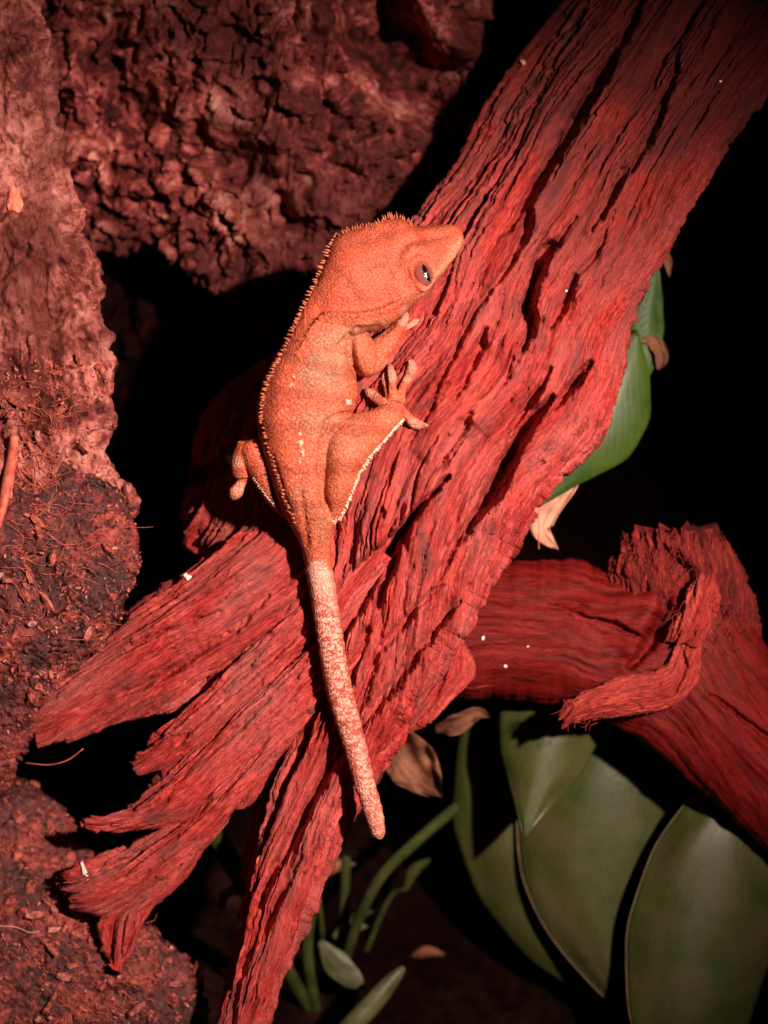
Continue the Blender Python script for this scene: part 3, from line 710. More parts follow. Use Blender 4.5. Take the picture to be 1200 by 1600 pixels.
p1 = thing('leafy_plant', 'broad olive green leaves hanging below the dark red branch', 'plant', pt(880, 1290, -1130+0))
leaf(p1, [(745,1085,-440),(775,1200,-428),(815,1320,-422),(880,1450,-420),(995,1602,-428)], [(0,8),(0.1,55),(0.25,108),(0.45,126),(0.65,104),(0.82,56),(0.93,22),(1,1)], [(0,8),(0.12,50),(0.3,90),(0.5,95),(0.7,70),(0.85,34),(1,1)], M['leaf'], ns=70, cup=0.5, seed=1, wave=10)
leaf(p1, [(1035,1020,-410),(985,1160,-365),(945,1280,-350),(935,1400,-348),(960,1510,-352),(1002,1606,-362)], [(0,10),(0.1,70),(0.25,115),(0.4,135),(0.52,128),(0.68,90),(0.82,50),(0.93,18),(1,1)], [(0,10),(0.1,70),(0.25,120),(0.45,140),(0.6,120),(0.8,60),(1,1)], M['leaf'], ns=70, cup=0.42, wave=10, rims=(1,), seed=2)
leaf(p1, [(905,1010,-315),(872,1110,-277),(848,1200,-263),(820,1312,-255)], [(0,8),(0.2,55),(0.4,75),(0.6,62),(0.8,30),(0.92,12),(1,1)], [(0,8),(0.2,60),(0.4,88),(0.6,72),(0.8,36),(1,1)], M['leaf'], ns=60, cup=0.55, seed=3, wave=8)
leaf(p1, [(1190,1180,-325),(1135,1290,-275),(1100,1400,-255),(1078,1520,-247),(1072,1650,-250),(1085,1780,-265)], [(0,10),(0.12,80),(0.3,120),(0.5,125),(0.7,100),(0.88,50),(1,1)], [(0,10),(0.12,60),(0.3,95),(0.5,108),(0.7,90),(0.88,45),(1,1)], M['leaf'], ns=70, cup=0.4, wave=12, rims=(1,), seed=4)
def stem(parent, P, mat, name='stem', n=30, m=8):
    return obj(name, lofts(name, [sweep(P, n, m)]), mat, parent)
stem(p1, [(745,1090,-480,4),(790,1130,-550,5),(830,1190,-640,6),(880,1290,-940,6)], M['stem'])
stem(p1, [(905,1015,-450,4),(900,1080,-550,5),(885,1180,-660,6),(880,1290,-940,6)], M['stem'])
stem(p1, [(1035,1025,-480,4),(1000,1090,-580,5),(920,1190,-700,6),(880,1290,-940,6)], M['stem'])
stem(p1, [(1190,1185,-450,4),(1140,1200,-580,5),(980,1230,-760,6),(880,1290,-940,6)], M['stem'])

p2 = thing('trailing_plant', 'bright green glossy leaves peeking out behind the right edge of the trunk', 'plant', pt(960, 500, -1700))
leaf(p2, [(1000,610,-230),(1000,540,-238),(1005,480,-246),(1028,412,-255)], [(0,4),(0.3,26),(0.6,30),(0.85,14),(1,1)], [(0,4),(0.25,30),(0.5,38),(0.75,28),(1,1)], M['leaf_bright'], M['stem'], ns=40, cup=0.3, seed=5)
leaf(p2, [(995,520,-200),(968,590,-190),(935,660,-184),(890,725,-182),(842,792,-188)], [(0,4),(0.15,40),(0.35,70),(0.55,70),(0.8,30),(1,1)], [(0,4),(0.12,30),(0.3,44),(0.5,52),(0.7,33),(0.88,13),(1,1)][::1], M['leaf_bright'], M['stem'], ns=50, cup=0.35, seed=6)
stem(p2, [(1000,605,-232,3),(985,560,-300,4),(970,520,-700,5),(960,480,-1250,5)], M['stem'])
stem(p2, [(995,522,-200,3),(990,515,-300,4),(972,500,-700,5),(960,480,-1250,5)], M['stem'])

def dry_leaf(name, mid, wl, wr, mat, label, seed, cup=-0.4, wave=14):
    me, rib, G = leaf_mesh(name, mid, wl, wr, ns=40, nt_=10, cup=cup, wave=wave, seed=seed)
    return obj(name, me, mat, label=label, category='dry leaf')
dry_leaf('dry_leaf', [(912,735,-205),(885,760,-200),(855,795,-196),(845,830,-192),(872,858,-180)], [(0,3),(0.2,16),(0.45,20),(0.7,20),(0.88,10),(1,1)], [(0,4),(0.2,16),(0.45,20),(0.7,18),(0.9,8),(1,1)], M['dry'], 'pale tan dry leaf curling down from behind the trunk edge', 31)
dry_leaf('dry_leaf', [(1000,530,-240),(1022,535,-236),(1034,555,-230),(1028,578,-232)], [(0,3),(0.4,12),(0.8,10),(1,2)], [(0,3),(0.4,12),(0.8,10),(1,2)], M['dry_dark'], 'small brown curled dry leaf between the two bright green leaves', 32, wave=6)
dry_leaf('dry_leaf', [(1032,385,-250),(1042,405,-246),(1046,432,-240)], [(0,3),(0.5,8),(1,1)], [(0,3),(0.5,8),(1,1)], M['dry_dark'], 'tiny pink brown leaf tip above the upper bright green leaf', 33, wave=3)
dry_leaf('dry_leaf', [(585,1150,-330),(625,1175,-318),(655,1205,-312),(690,1245,-306)], [(0,6),(0.3,36),(0.6,40),(0.85,22),(1,2)], [(0,6),(0.3,34),(0.6,42),(0.85,24),(1,2)], M['dry_dark'], 'crumpled brown dry leaf in the dark beyond the end of the tail', 34, cup=-1.1, wave=44)
dry_leaf('dry_leaf', [(680,1140,-318),(715,1130,-300),(745,1115,-296),(765,1120,-300)], [(0,4),(0.4,16),(0.8,10),(1,1)], [(0,4),(0.4,18),(0.8,10),(1,1)], M['dry_dark'], 'dim brown dry leaf tucked under the trunk flap', 35, cup=-0.6, wave=12)

p3 = thing('background_plant', 'dim blurred green stems and small leaves in the dark below the tail', 'plant', pt(520, 1640, -800))
base3 = [(520,1560,-700,7),(520,1640,-590,7)]
stem(p3, [(300,1255,-215,13),(345,1320,-240,16),(390,1395,-275,16),(440,1500,-400,12),(520,1640,-585,8)], M['stem'])
stem(p3, [(745,1235,-480,9),(650,1315,-430,9),(585,1385,-405,9),(540,1500,-480,8),(520,1640,-585,8)], M['stem'])
stem(p3, [(490,1400,-420,8),(480,1480,-440,9),(490,1560,-480,9),(505,1640,-580,9)], M['stem'])
stem(p3, [(540,1340,-500,8),(538,1420,-500,8),(530,1520,-520,8),(515,1640,-585,8)], M['stem'])
stem(p3, [(630,1512,-330,5),(612,1532,-328,13),(580,1570,-320,17),(530,1625,-330,17),(480,1700,-500,12)], M['stem_pale'])
leaf(p3, [(500,1470,-440),(530,1510,-430),(570,1545,-430)], [(0,4),(0.4,22),(0.8,16),(1,1)], [(0,4),(0.4,22),(0.8,16),(1,1)], M['stem_pale'], ns=30, seed=8)
leaf(p3, [(520,1465,-500),(545,1450,-490),(575,1448,-490)], [(0,3),(0.5,14),(1,1)], [(0,3),(0.5,14),(1,1)], M['stem_pale'], ns=24, seed=9)
rl = np.random.default_rng(77)
for i in range(9):
    x0, y0, w0 = rl.uniform(470, 690), rl.uniform(1370, 1600), rl.uniform(-600, -480); a0 = rl.uniform(-1.2, 1.2); l0 = rl.uniform(40, 80)
    leaf(p3, [(x0, y0, w0), (x0+l0*0.5*math.cos(a0), y0+l0*0.5*math.sin(a0), w0+8), (x0+l0*math.cos(a0+0.3), y0+l0*math.sin(a0+0.3), w0)], [(0,3),(0.4,l0*0.17),(0.8,l0*0.1),(1,1)], [(0,3),(0.4,l0*0.17),(0.8,l0*0.1),(1,1)], M['stem'] if i % 3 else M['dry_dark'], ns=20, cup=0.5, seed=40+i)
    stem(p3, [(x0, y0, w0, 3), (x0*0.7+156, y0+30, w0-25, 3.5), (520, max(y0+60, 1625), -600, 4)], M['stem'])
strand('hooked_stalk', [(345,1418,-300,7),(352,1396,-296,8),(372,1390,-294,8),(388,1402,-296,7),(392,1440,-330,6),(400,1540,-470,6),(410,1640,-600,6)], M['dry_dark'], 'small brown hooked stalk between the two lower wood prongs', 'stalk')
strand('thin_fibre', [(842,780,-150,0.9),(842,815,-148,0.9),(842,858,-148,0.9)], M['coir'], 'thin red fibre hanging in front of the pale dry leaf', 'fibre')

# ------------------------------------------------------------------ gecko
bpy.context.view_layer.update()
wood_w = depth_lookup(['stem_wood', 'upper_prong', 'middle_splinter', 'curved_splinter', 'lower_prong', 'rear_slab'])
def ww(x, y, d=-60.0):
    r = wood_w(x, y); return d if r is None else r
body_st = [  # Lx Ly Rx Ry w tf tb tilt
 (589,1312,597,1312,14,5,4,0),
 (581,1305,602,1301,14,12,11,0),
 (571,1278,599,1272,14,15,13,0),
 (555,1230,587,1226,13,17,15,0),
 (540,1180,575,1173,12,19,16,0),
 (523,1130,562,1122,10,21,18,0),
 (507,1070,548,1062,8,23,20,0),
 (497,1010,538,1006,8,23,20,0),
 (487,950,529,946,10,24,20,0),
 (479,900,522,900,14,26,22,0),
 (471,858,517,866,22,30,26,0),
 (456,826,519,834,32,38,34,0),
 (441,797,523,806,40,46,40,0),
 (428,765,512,776,46,52,46,0),
 (416,725,515,736,50,58,50,0),
 (407,690,523,696,52,62,54,0),
 (401,655,540,658,54,66,56,0),
 (402,625,557,628,55,68,58,0),
 (411,597,557,600,56,68,58,0),
 (424,567,554,572,57,66,58,0),
 (439,542,553,548,58,64,56,0),
 (454,513,558,530,60,62,54,0),
 (468,487,572,521,62,60,52,0),
 (482,462,592,517,64,60,52,0),
 (496,434,610,507,64,60,52,0),
 (508,405,627,494,63,60,52,0),
 (522,373,646,477,60,58,50,4),
 (556,355,668,456,55,55,46,8),
 (598,345,686,434,49,50,42,10),
 (626,343,696,422,45,46,40,10),
 (646,353,702,412,42,42,36,10),
 (674,353,708,407,36,36,30,8),
 (697,350,714,398,32,31,26,5),
 (711,352,720,388,30,25,22,2),
 (719,357,724,379,29,16,15,0),
 (723,364,725,372,29,5,5,0)]
parts = [loft(body_st, 620, 90, 60, 2.45)]
# right hind leg: one folded triangle of thigh and shank
hind = [(512,818,524,822,44,10,14,0),(507,795,533,804,50,24,24,0),(503,765,545,783,54,36,34,0),(502,730,556,758,58,44,42,0),(504,694,568,731,62,48,50,0),(514,664,582,709,60,44,48,0),(545,648,599,690,42,32,36,0),(575,642,613,673,24,19,20,0),(597,632,630,654,20,14,14,0),(605,622,634,645,17,10,10,0),(612,612,632,632,15,6,6,0)]
parts.append(loft(hind, 140, 50, 40, 2.1))
fw = lambda x, y, h=6: ww(x, y, 0)+h
toes = [
 [(612,632,20,9),(596,628,fw(596,628,16),8),(584,619,fw(584,619,14),8),(577,613,fw(577,613,11),6.5),(571,608,fw(571,608,8),2.4)],
 [(612,628,20,8),(604,606,fw(604,606,10),5),(601,592,fw(601,592,7),6.0),(601,582,fw(601,582,6),3.5)],
 [(616,625,22,10),(613,603,fw(613,603,15),6.6),(613,590,fw(613,590,13),8.2),(610,577,fw(610,577,11),6.0),(608,569,fw(608,569,9),2.4)],
 [(622,628,22,11),(629,606,fw(629,606,13),6.6),(638,590,fw(638,590,11),7.6),(644,576,fw(644,576,10),8.6),(641,563,fw(641,563,8),3.4)],
 [(620,638,20,11),(634,648,fw(634,648,11),7.6),(645,660,fw(645,660,9),9.0),(655,664,fw(655,664,8),8.2),(668,665,fw(668,665,5),2.4)],
]
toe_parts = [sweep(t, 30, 14, 0.72) for t in toes]
# right fore limb
parts.append(sweep([(528,512,62,30),(550,535,66,30),(566,556,60,26),(573,568,54,22),(578,566,48,20)], 40, 24))
parts.append(sweep([(574,572,52,20),(582,560,48,23),(594,545,40,20),(608,530,32,15),(620,515,fw(620,515,12),11),(628,505,fw(628,505,9),9)], 40, 24))
toe_parts += [sweep(t, 24, 14, 0.72) for t in [
 [(622,513,fw(622,513,10),8),(630,503,fw(630,503,9),7.0),(634,494,fw(634,494,7),6.0),(634,487,fw(634,487,6),2.5)],
 [(622,516,fw(622,516,9),7),(640,509,fw(640,509,5),5),(648,503,fw(648,503,4),5.5),(655,499,fw(655,499,3),2)],
 [(618,520,fw(618,520,9),7),(606,512,fw(606,512,8),5),(600,504,fw(600,504,6),4)]]]
# left hind leg over the shaded side
parts.append(sweep([(448,802,30,10),(431,774,38,18),(413,738,44,22),(397,708,45,23),(388,696,42,19)], 50, 24))
parts.append(sweep([(388,698,42,19),(381,712,40,18),(377,730,36,17),(378,744,33,15)], 30, 20))
toe_parts += [sweep(t, 24, 14, 0.72) for t in [
 [(386,722,34,12),(373,724,30,10),(365,719,26,9),(356,713,20,3.5)],
 [(382,730,37,15),(379,746,34,10.5),(375,757,31,8.8),(368,770,27,11.5),(362,778,22,6)],
 [(388,690,10,6),(383,682,-2,4.5),(380,679,-4,2)]]]
# left fore limb, under the far side of the throat
parts.append(sweep([(530,480,30,24),(560,450,-5,20),(580,440,-35,16),(600,425,-55,11),(612,415,-60,8)], 40, 20))
parts += toe_parts

# one continuous surface: voxel remesh in flat units, then sculpt
V, Fs, uv = merge(parts)
tmp = bpy.data.meshes.new('gecko_raw')
quads = np.concatenate([f[0] for f in Fs]); tris = np.concatenate([f[1] for f in Fs])
tmp.from_pydata((V*0.01).tolist(), [], quads.tolist()+tris.tolist())
tob = bpy.data.objects.new('gecko_raw', tmp); COL.objects.link(tob)
bm = bmesh.new(); bm.from_mesh(tmp); bmesh.ops.recalc_face_normals(bm, faces=bm.faces); bm.to_mesh(tmp); bm.free()
md = tob.modifiers.new('r', 'REMESH'); md.mode = 'VOXEL'; md.voxel_size = 0.0125; md.use_smooth_shade = True
sm = tob.modifiers.new('s', 'SMOOTH'); sm.factor = 0.5; sm.iterations = 6
ev = tob.evaluated_get(bpy.context.evaluated_depsgraph_get()); rm = bpy.data.meshes.new_from_object(ev)
bpy.data.objects.remove(tob)
nv = len(rm.vertices); P = np.empty(nv*3, np.float32); rm.vertices.foreach_get('co', P); P = P.reshape(-1, 3).astype(float)*100
Nn = np.empty(nv*3, np.float32); rm.vertex_normals.foreach_get('vector', Nn); Nn = Nn.reshape(-1, 3).astype(float)
X = P[:, 0].copy(); Y = -P[:, 1].copy(); Z = P[:, 2].copy(); fr = np.clip(Nn[:, 2]*1.6+0.1, 0, 1)
disp = np.zeros(nv); dz = np.zeros(nv)
# soft irregularity and skin folds
disp += 1.8*fbm(X/42, Y/42, Z/42, 2)+0.35*fbm(X/14, Y/14, Z/14, 2)
def line_bump(line, amp, wid, oneside=0):
    d, _, sd, _ = polydist(X, Y, line); g_ = amp*np.exp(-(d/wid)**2)
    if oneside: g_ = np.where(sd*oneside > 0, g_, 0)
    return g_*fr
# cheek crest: shelf from the eye to the shoulder, throat falls away below it
crest_line = [(646,455),(628,470),(600,484),(566,492),(535,492),(508,492),(494,505),(482,525)]
d, _, sd, par = polydist(X, Y, crest_line); below = sd < 0
dz += fr*(3.5*np.exp(-(d/7)**2))
inhead = (Y < 535) & (X > 478)
dz -= fr*np.where(below & inhead, 15*sstep(0, 7, d)*np.exp(-(d/38)**2)*sstep(0.05, 0.35, par)*(1-sstep(0.7, 0.98, par)), 0)
disp += line_bump([(530,540),(560,515),(592,512)], -4, 5)+line_bump([(505,505),(535,510),(560,516)], -2, 4)
disp += line_bump([(549,528),(549,550),(553,575),(562,592)], -9, 5)+line_bump([(575,519),(600,517),(613,508)], -7, 4)
disp += line_bump([(548,646),(530,649),(512,659),(503,690),(501,735),(505,775),(512,800)], -6, 4)
disp += line_bump([(425,715),(440,760),(452,800)], -2.5, 5)
# head: brow ridges, snout furrow, wrinkles, jaw line, nostril
disp += line_bump([(628,350),(600,346),(588,352)], 5, 8)
disp += line_bump([(634,396),(646,385),(664,388)], 4.5, 7)+line_bump([(634,412),(640,430),(640,445)], 3.5, 6)
disp += line_bump([(625,396),(635,378),(660,372),(690,368),(708,362)], -3, 8)
disp += line_bump([(640,362),(670,360),(700,356)], 2.5, 7)
disp += line_bump([(600,395),(618,402),(622,420)], -1.8, 5)+line_bump([(575,420),(590,412),(606,416),(612,432)], -2.2, 6)
disp += line_bump([(545,380),(580,372),(610,360)], -2, 9)+line_bump([(520,420),(545,445),(560,470)], -1.6, 8)
disp += line_bump([(723,390),(708,412),(694,430),(676,450),(655,463)], -4, 2.4)
disp += line_bump([(718,386),(700,412),(685,428)], 1.6, 4)
disp += -8*np.exp(-(((X-716)/2.8)**2+((Y-377)/3.6)**2))*fr
# eye socket
ex, ey = 661.5, 427.5; ca, sa = math.cos(math.radians(-22)), math.sin(math.radians(-22))
exx = (X-ex)*ca+(Y-ey)*sa; eyy = -(X-ex)*sa+(Y-ey)*ca; re = np.sqrt((exx/15)**2+(eyy/21)**2)
disp += fr*(-13*(1-sstep(0.55, 1.05, re))+4.5*np.exp(-((re-1.25)/0.22)**2)*np.clip(0.65-0.6*exx/15, 0.1, 1.3))
# pelvis furrow and vertebral hint
disp += line_bump([(470,770),(476,815),(480,850)], -3, 5)+line_bump([(505,780),(500,820),(495,850)], -2, 4)
disp += line_bump([(505,402),(468,500),(436,590),(432,680),(455,780)], 2.0, 16)
# tail: faint rings
tail = sstep(860, 900, Y)
disp += tail*0.5*np.sin(Y/3.1+X/9)
P = P+Nn*disp[:, None]; P[:, 2] += dz
# eye height from the sculpted surface next to the socket
near = (re > 1.0) & (re < 1.25) & (fr > 0.5); eye_w = float(np.mean(P[near, 2]))

# skin colour pattern (pigment, plus crease shade painted on the head)
def c3(*a): return np.array(a, float)
def mixv(c, f, col): return c*(1-f[:, None])+np.asarray(col)*f[:, None]
orange = c3(0.62, 0.130, 0.066); red = c3(0.55, 0.088, 0.045); tan = c3(0.36, 0.205, 0.125); pale = c3(0.76, 0.36, 0.21); white = c3(0.86, 0.72, 0.58)
n1 = fbm(X/38, Y/38, 3, 4); n2 = fbm(X/11, Y/11, 5, 3); n3 = perlin(X/4, Y/4, 8)
col = np.tile(orange, (nv, 1))
col = mixv(col, sstep(-0.05, 0.35, n1)*0.6, red)
# flank: tan saddles and pale spotting right of the dorsal row
drow, _, dsd, _ = polydist(X, Y, [(500,495,),(478,530),(462,580),(455,640),(466,700),(478,760),(488,850)]); flank = (dsd > 0) & (Y > 495)
ft = np.where(flank, sstep(4, 26, drow), 0)*(1-sstep(840, 875, Y))
col = mixv(col, ft*(0.35+0.4*sstep(-0.2, 0.3, n2)), c3(0.60, 0.175, 0.088))
for sx, sy, rx, ry, a in ((500,578,38,30,1),(532,562,30,20,.8),(518,532,34,18,.9),(492,662,30,24,.85),(530,600,22,20,.5),(470,780,24,30,.5),(500,820,18,34,.5),(545,665,40,18,.45),(555,520,46,10,.7),(590,505,28,10,.6),(640,470,26,10,.5),(520,690,24,40,.35),(455,560,20,14,.25),(560,690,30,40,.25)):
    q_ = np.sqrt(((X-sx)/rx)**2+((Y-sy)/ry)**2)+0.5*n2+0.4*n1
    col = mixv(col, a*(1-sstep(0.6, 1.1, q_))*(0.55+0.45*sstep(-0.4, 0.4, n3)), tan)
col = mixv(col, np.where((Y > 520) & (Y < 850), 1, 0)*0.5*sstep(0.22, 0.4, perlin(X/5.5, Y/5.5, 31))*sstep(-0.2, 0.2, n1+0.1), pale)
col = mixv(col, np.where((Y > 520) & (Y < 840), 1, 0)*0.45*sstep(0.2, 0.38, perlin(X/5, Y/5, 44)), c3(0.42, 0.06, 0.025))
for ln_, a_, wd_ in (([(600,395),(618,402),(622,420)],.5,5),([(575,420),(590,412),(606,416),(612,432)],.55,6),([(545,380),(580,372),(612,366)],.4,8),([(628,400),(640,384),(665,378),(700,366)],.5,5),([(520,420),(545,445),(560,470)],.3,8),([(560,400),(570,430),(565,455)],.3,8)):  # dark streaks along the head furrows, crease shade painted in
    dd, _, _, _ = polydist(X+5*n2, Y+5*n1, ln_); col = mixv(col, a_*np.exp(-(dd/wd_)**2), c3(0.36, 0.10, 0.065))
for bx, by, ang, wd_ in ((450,560,0.25,13),(470,615,0.15,12),(470,668,0.05,12),(470,735,-0.05,12),(480,790,-0.1,10)):
    dd = np.abs((Y-by)-(X-bx)*ang+9*n1+4*n2); col = mixv(col, np.where((Y > 500) & (Y < 850), 0.5, 0)*(1-sstep(wd_*0.4, wd_, dd)), c3(0.38, 0.070, 0.038))
# white marks on the back and knee
for sx, sy, rx, ry in ((471,692,4,6),(473,707,3,7),(469,678,2,3),(545,628,5,6),(554,636,3,8),(524,816,4,6),(456,602,3,6),(459,590,2,3),(470,720,2,3)):
    q_ = np.sqrt(((X-sx)/rx)**2+((Y-sy)/ry)**2)+0.7*n3+0.3*n2; col = mixv(col, 0.9*(1-sstep(0.6, 1.0, q_))*fr, white)
# pale lip, jaw and feet
dl, _, _, _ = polydist(X, Y, [(722,384),(700,420),(670,455)]); col = mixv(col, 0.7*(1-sstep(4, 20, dl)), pale)
ft_ = np.zeros(nv)
for t in toes: 
    dd, _, _, _ = polydist(X, Y, [(a, b) for a, b, *_ in t[2:]]); ft_ = np.maximum(ft_, 1-sstep(3, 12, dd))
for tl in ([(372,722),(357,714)],[(376,760),(362,777)],[(632,500),(634,487)],[(645,505),(655,499)]):
    dd, _, _, _ = polydist(X, Y, tl); ft_ = np.maximum(ft_, 1-sstep(5, 12, dd))
col = mixv(col, 0.8*ft_, c3(0.72, 0.33, 0.24))
left_leg = (X < 440-(800-Y)*0.08) & (Y > 670) & (Y < 805) & (Z < 30)
col = mixv(col, 0.45*left_leg, c3(0.66, 0.24, 0.15))
# tail: cream saddle breaking into a red marbled pattern
tl_edge = 868+22*np.abs((X-494-(Y-860)*0.08)/24)**1.5+10*n2
tf = sstep(-2, 14, Y-tl_edge+5*n3)
marb = np.abs(perlin(X/9+2.0*perlin(X/20, Y/20, 2), Y/9, 61))+0.55*np.abs(perlin(X/4.5, Y/5.5, 71))
net = 1-sstep(0.20, 0.40, marb)
axis = np.interp(Y, [860,950,1070,1180,1310], [494,508,528,557,592]); side = np.clip((np.abs(X-axis)-11)/10, 0, 1)
tc = mixv(np.tile(c3(0.80, 0.44, 0.35), (nv, 1)), np.maximum(net*(0.15+0.8*sstep(900, 970, Y)), 0.55*sstep(960, 1150, Y)*sstep(-0.15, 0.25, n2)), c3(0.46, 0.070, 0.042))
tc = mixv(tc, sstep(0.1, 1, side)*0.55, c3(0.58, 0.12, 0.06)); tc = mixv(tc, 0.35*sstep(1180, 1300, Y), c3(0.78, 0.33, 0.25))
col = col*(1-tf[:, None])+tc*tf[:, None]
col *= (1+0.16*perlin(X/2.6, Y/2.6, 90))[:, None]
# near-side tail root keeps the orange
nf_ = len(rm.polygons); tot = np.empty(nf_, np.int32); rm.polygons.foreach_get('loop_total', tot)
lv = np.empty(len(rm.loops), np.int32); rm.loops.foreach_get('vertex_index', lv)
rm.vertices.foreach_set('co', unproj(P).astype(np.float32).ravel()); rm.update()
rm.polygons.foreach_set('use_smooth', np.ones(nf_, bool))
at = rm.color_attributes.new('tint', 'FLOAT_COLOR', 'POINT'); at.data.foreach_set('color', np.concatenate([np.clip(col*np.array([1.02, 1.02, 1.02]), 0.01, 0.9), np.ones((nv, 1))], 1).astype(np.float32).ravel())

def skin_material(name, scale=1500, bumpd=0.00025, use_tint=True, base=(0.8, 0.5, 0.35)):
    m, nt, b = newmat(name)
    v = coords(nt, (1, 1, 1), 'OBJ')
    vo = N(nt, 'ShaderNodeTexVoronoi'); vo.inputs['Scale'].default_value = scale; nt.links.new(v, vo.inputs['Vector'])
    n = noise(nt, v, 260, 4, 0.6)
    if use_tint:
        a = N(nt, 'ShaderNodeVertexColor'); a.layer_name = 'tint'; c = a.outputs[0]
    else:
        r = N(nt, 'ShaderNodeRGB'); r.outputs[0].default_value = (*base, 1); c = r.outputs[0]
    f = ramp(nt, vo.outputs['Distance'], [(0.1, (1.14, 1.14, 1.14)), (0.62, (0.62, 0.52, 0.48))])
    c = mixc(nt, 1.0, c, f, 'MULTIPLY'); c = mixc(nt, 1.0, c, ramp(nt, n, [(0.3, (0.85, 0.82, 0.8)), (0.7, (1.1, 1.1, 1.1))]), 'MULTIPLY')
    nt.links.new(c, b.inputs['Base Color'])
    b.inputs['Roughness'].default_value = 0.55; b.inputs['Specular IOR Level'].default_value = 0.3
    b.inputs['Subsurface Weight'].default_value = 0.12; b.inputs['Subsurface Radius'].default_value = (0.0012, 0.0005, 0.0003); b.inputs['Subsurface Scale'].default_value = 1.0
    h = math_(nt, 'SUBTRACT', 1.0, vo.outputs['Distance']); bump(nt, b, h, bumpd, 0.9)
    return m
M['skin'] = skin_material('orange gecko skin', 1550, 0.00028); M['spike'] = skin_material('crest spikes', 2500, 0.0001, False, (0.68, 0.20, 0.095)); M['fringe'] = skin_material('white fringe', 2500, 0.0001, False, (0.86, 0.72, 0.56))

gecko = thing('crested_gecko', 'orange crested gecko with a marbled tail resting on the red driftwood', 'gecko', pt(480, 700, 0))
body = obj('body', rm, M['skin'], gecko)

# crest spikes, set on the sculpted surface
front_idx = np.where(Nn[:, 2] > -0.2)[0]
def surf_w(x, y):
    d = (P[front_idx, 0]-x)**2+(P[front_idx, 1]+y)**2; i = front_idx[np.argmin(d)]
    k_ = front_idx[d < max(4.0, d.min()*1.3)]
    return float(P[k_, 2].max())
def spikes(line, n, h0, h1, dirv, r, seed, rows=1, wdir=0.4, jitter=1.0, sink=2.0):
    rr = np.random.default_rng(seed); C = crom(np.array(line, float), 0); d = np.hypot(*np.diff(C, axis=0).T); C, s = resample(C, d, n); out = []
    for i in range(n):
        for q in range(rows):
            x, y = C[i]+rr.normal(0, jitter, 2); w = surf_w(x, y)
            t = i/max(1, n-1); h = (h0+(h1-h0)*t)*rr.choice([0.4, 0.6, 0.75, 0.9, 1.15])*rr.uniform(0.85, 1.15)
            dx, dy = dirv(t); l = math.hypot(dx, dy); dx, dy = dx/l+rr.normal(0, 0.22), dy/l+rr.normal(0, 0.22)
            out.append(sweep([(x-dx*sink, y-dy*sink, w-sink*0.5, r), (x+dx*h*0.5, y+dy*h*0.5, w+h*wdir*0.5, r*0.65), (x+dx*h, y+dy*h, w+h*wdir, 0.15)], 5, 6))
    return out
sp = []
sp += spikes([(519,374),(512,392),(505,412),(495,437),(481,466),(467,492)], 30, 6.5, 5.5, lambda t: (-1, -0.25-0.1*t), 1.7, 1)
sp += spikes([(468,494),(456,517),(442,548),(428,574),(416,603),(409,632),(408,660)], 60, 5.5, 4, lambda t: (-1, -0.35+0.3*t), 1.4, 2)
sp += spikes([(521,371),(540,361),(560,355),(584,350)], 20, 5, 4, lambda t: (-0.15, -1), 1.1, 3)
sp += spikes([(590,350),(598,343),(612,339),(626,340),(636,345),(644,351)], 17, 6, 8, lambda t: (-0.35+0.5*t, -1), 1.3, 4)
sp += spikes([(470,548),(460,585),(456,630),(464,680),(474,730),(482,790),(490,840)], 60, 2.2, 1.6, lambda t: (0.6, 0.6), 1.5, 15, wdir=1.2, jitter=2.2)
sp += spikes([(638,463),(622,473),(600,483),(566,491),(535,491),(508,491),(492,505),(480,524),(470,545)], 46, 4.0, 7.0, lambda t: (-0.35-0.35*t, 0.75-0.2*t), 1.4, 5, wdir=0.8)
wf = []
wf += spikes([(630,655),(614,674),(600,690),(585,706),(573,722),(560,746),(549,774),(540,794),(530,812)], 74, 3.2, 3.2, lambda t: (0.8, 0.6), 1.8, 6, jitter=0.4, wdir=0.3)
sp += spikes([(411,668),(419,700),(429,730),(438,758),(449,790),(460,818)], 26, 2.6, 2.0, lambda t: (-1, -0.1), 1.6, 7, wdir=0.9, jitter=1.6)
wf += spikes([(396,748),(408,765),(424,785),(438,800)], 20, 1.5, 1.5, lambda t: (-0.7, 0.7), 1.2, 8, jitter=0.3, wdir=0.2)
obj('crest_spikes', lofts('crest_spikes', sp), M['spike'], gecko, kind='stuff')
obj('pale_fringe', lofts('pale_fringe', wf), M['fringe'], gecko, kind='stuff')

# eye
def eye_mesh():
    n, m = 28, 40; V = []; uvs = []
    for i in range(n+1):
        a = math.pi/2*(1-i/n*1.5)
        for j in range(m):
            b = 2*math.pi*j/m; lx, ly, lz = 14.5*math.cos(a)*math.cos(b), 20.5*math.cos(a)*math.sin(b), 9.5*math.sin(a)
            V.append((ex+lx*ca-ly*sa, -(ey+lx*sa+ly*ca), eye_w-4.0+lz)); uvs.append((lx/20, ly/20))
    return mesh_from('eye', V, grid_faces(n+1, m, True), uvs)
mE, nt, b = newmat('gecko iris')
v = coords(nt, (3, 9, 1)); n_ = noise(nt, v, 2.0, 5, 0.6, 1.0)
nt.links.new(ramp(nt, n_, [(0.3, (0.12, 0.025, 0.02)), (0.55, (0.24, 0.065, 0.05)), (0.75, (0.34, 0.13, 0.10))]), b.inputs['Base Color'])
b.inputs['Roughness'].default_value = 0.3; b.inputs['Specular IOR Level'].default_value = 0.4; b.inputs['Coat Weight'].default_value = 0.8; b.inputs['Coat Roughness'].default_value = 0.03
eye = obj('eye', eye_mesh(), mE, gecko)
mP, nt, b = newmat('gecko pupil'); b.inputs['Base Color'].default_value = (0.004, 0.003, 0.002, 1); b.inputs['Roughness'].default_value = 0.08; b.inputs['Coat Weight'].default_value = 0.6
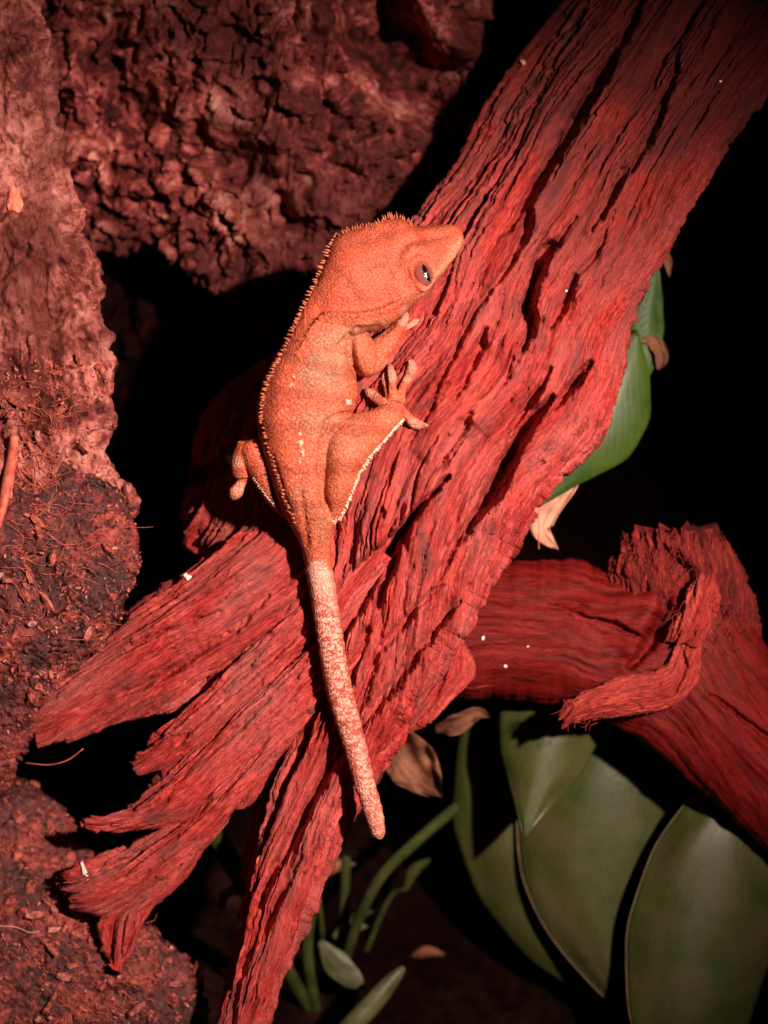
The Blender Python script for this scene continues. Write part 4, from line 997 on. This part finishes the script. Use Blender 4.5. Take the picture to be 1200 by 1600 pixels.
def pupil_mesh():
    n = 40; V = []
    for i in range(n+1):
        t = -1+2*i/n; ly = 15*t+1; wv = 5.2*(1-t*t)**0.7*(1+0.35*math.sin(i*1.9)+0.2*math.sin(i*3.1))
        for sgn, off in ((-1, 0), (0, 0), (1, 0)):
            lx = 4.6+sgn*wv*(0.8 if sgn < 0 else 1.0)
            lz = 9.5*math.sqrt(max(0.02, 1-(lx/14.5)**2-(ly/20.5)**2))+0.35
            V.append((ex+lx*ca-ly*sa, -(ey+lx*sa+ly*ca), eye_w-4.0+lz))
    return mesh_from('pupil', V, grid_faces(n+1, 3, False))
pu = obj('pupil', pupil_mesh(), mP, eye); pu.matrix_parent_inverse = Matrix.Identity(4)

# ------------------------------------------------------------------ small loose bits
def flake(name, x, y, s, seed, mat, label, cat, look, el=1.4, lift=1.0):
    rr = np.random.default_rng(seed); w = look(x, y); w = -60 if w is None else w
    n = 18; a = np.linspace(0, 2*math.pi, n, endpoint=False); r = s*(1+0.45*rr.normal(0, 0.6, n).clip(-1.2, 1.2)); r = r if cat == 'flake' else s*(1+0.22*np.sin(2*a+seed)+0.1*rr.normal(0, 1, n).clip(-1, 1))
    th = rr.uniform(0, 3.14); px_, py_ = r*np.cos(a)*el, r*np.sin(a)/el
    qx = x+px_*math.cos(th)-py_*math.sin(th); qy = y+px_*math.sin(th)+py_*math.cos(th); hz = w+lift+s*0.25*rr.random(n)
    top = np.stack([qx, -qy, hz], 1); V = np.vstack([top, top-[0, 0, 1.2], [[x, -y, w+lift+s*0.3]], [[x, -y, w+lift-1]]])
    j = np.arange(n); j2 = (j+1) % n
    F = np.vstack([np.stack([np.full(n, 2*n), j2, j], 1), np.stack([np.full(n, 2*n+1), j+n, j2+n], 1), np.stack([j, j2, j2+n], 1), np.stack([j, j2+n, j+n], 1)])
    return obj(name, mesh_from(name, V, F, smooth=False), mat, label=label, category=cat)
bw = depth_lookup(['limb'])
flake('white_flake', 295, 902, 6, 1, M['white'], 'crinkled white flake of shed skin on the upper wood prong', 'flake', wood_w)
flake('white_flake', 133, 1362, 7, 2, M['white'], 'curved white flake in the hollow of the lower wood prong', 'flake', wood_w, 2.4)
flake('white_speck', 755, 997, 2.6, 3, M['white'], 'white speck on the smooth branch, biggest and closest to the trunk', 'speck', bw, 1.1)
flake('white_speck', 825, 1010, 1.7, 4, M['white'], 'white speck on the smooth branch, smallest and farthest from the trunk', 'speck', bw, 1.1)
flake('white_speck', 790, 1041, 2.4, 5, M['white'], 'white speck on the smooth branch, lowest of the three', 'speck', bw, 1.1)
flake('white_speck', 884, 454, 2.2, 6, M['white'], 'white speck caught in a crack of the trunk', 'speck', wood_w, 1.2)
flake('white_speck', 1126, 127, 1.8, 7, M['white'], 'white speck on the dark upper end of the trunk', 'speck', wood_w, 1.1)
flake('white_speck', 818, 98, 4, 9, M['dry'], 'pale pink flake on the shaded upper left edge of the trunk', 'flake', wood_w, 1.8)
flake('bark_chip', 22, 312, 17, 8, M['orange_chip'], 'orange triangular bark chip stuck on the pinkish cork post', 'chip', soil_w, 1.1, 3)
fix_children(gecko); fix_children(p1); fix_children(p2); fix_children(p3); fix_children(drift); fix_children(br)
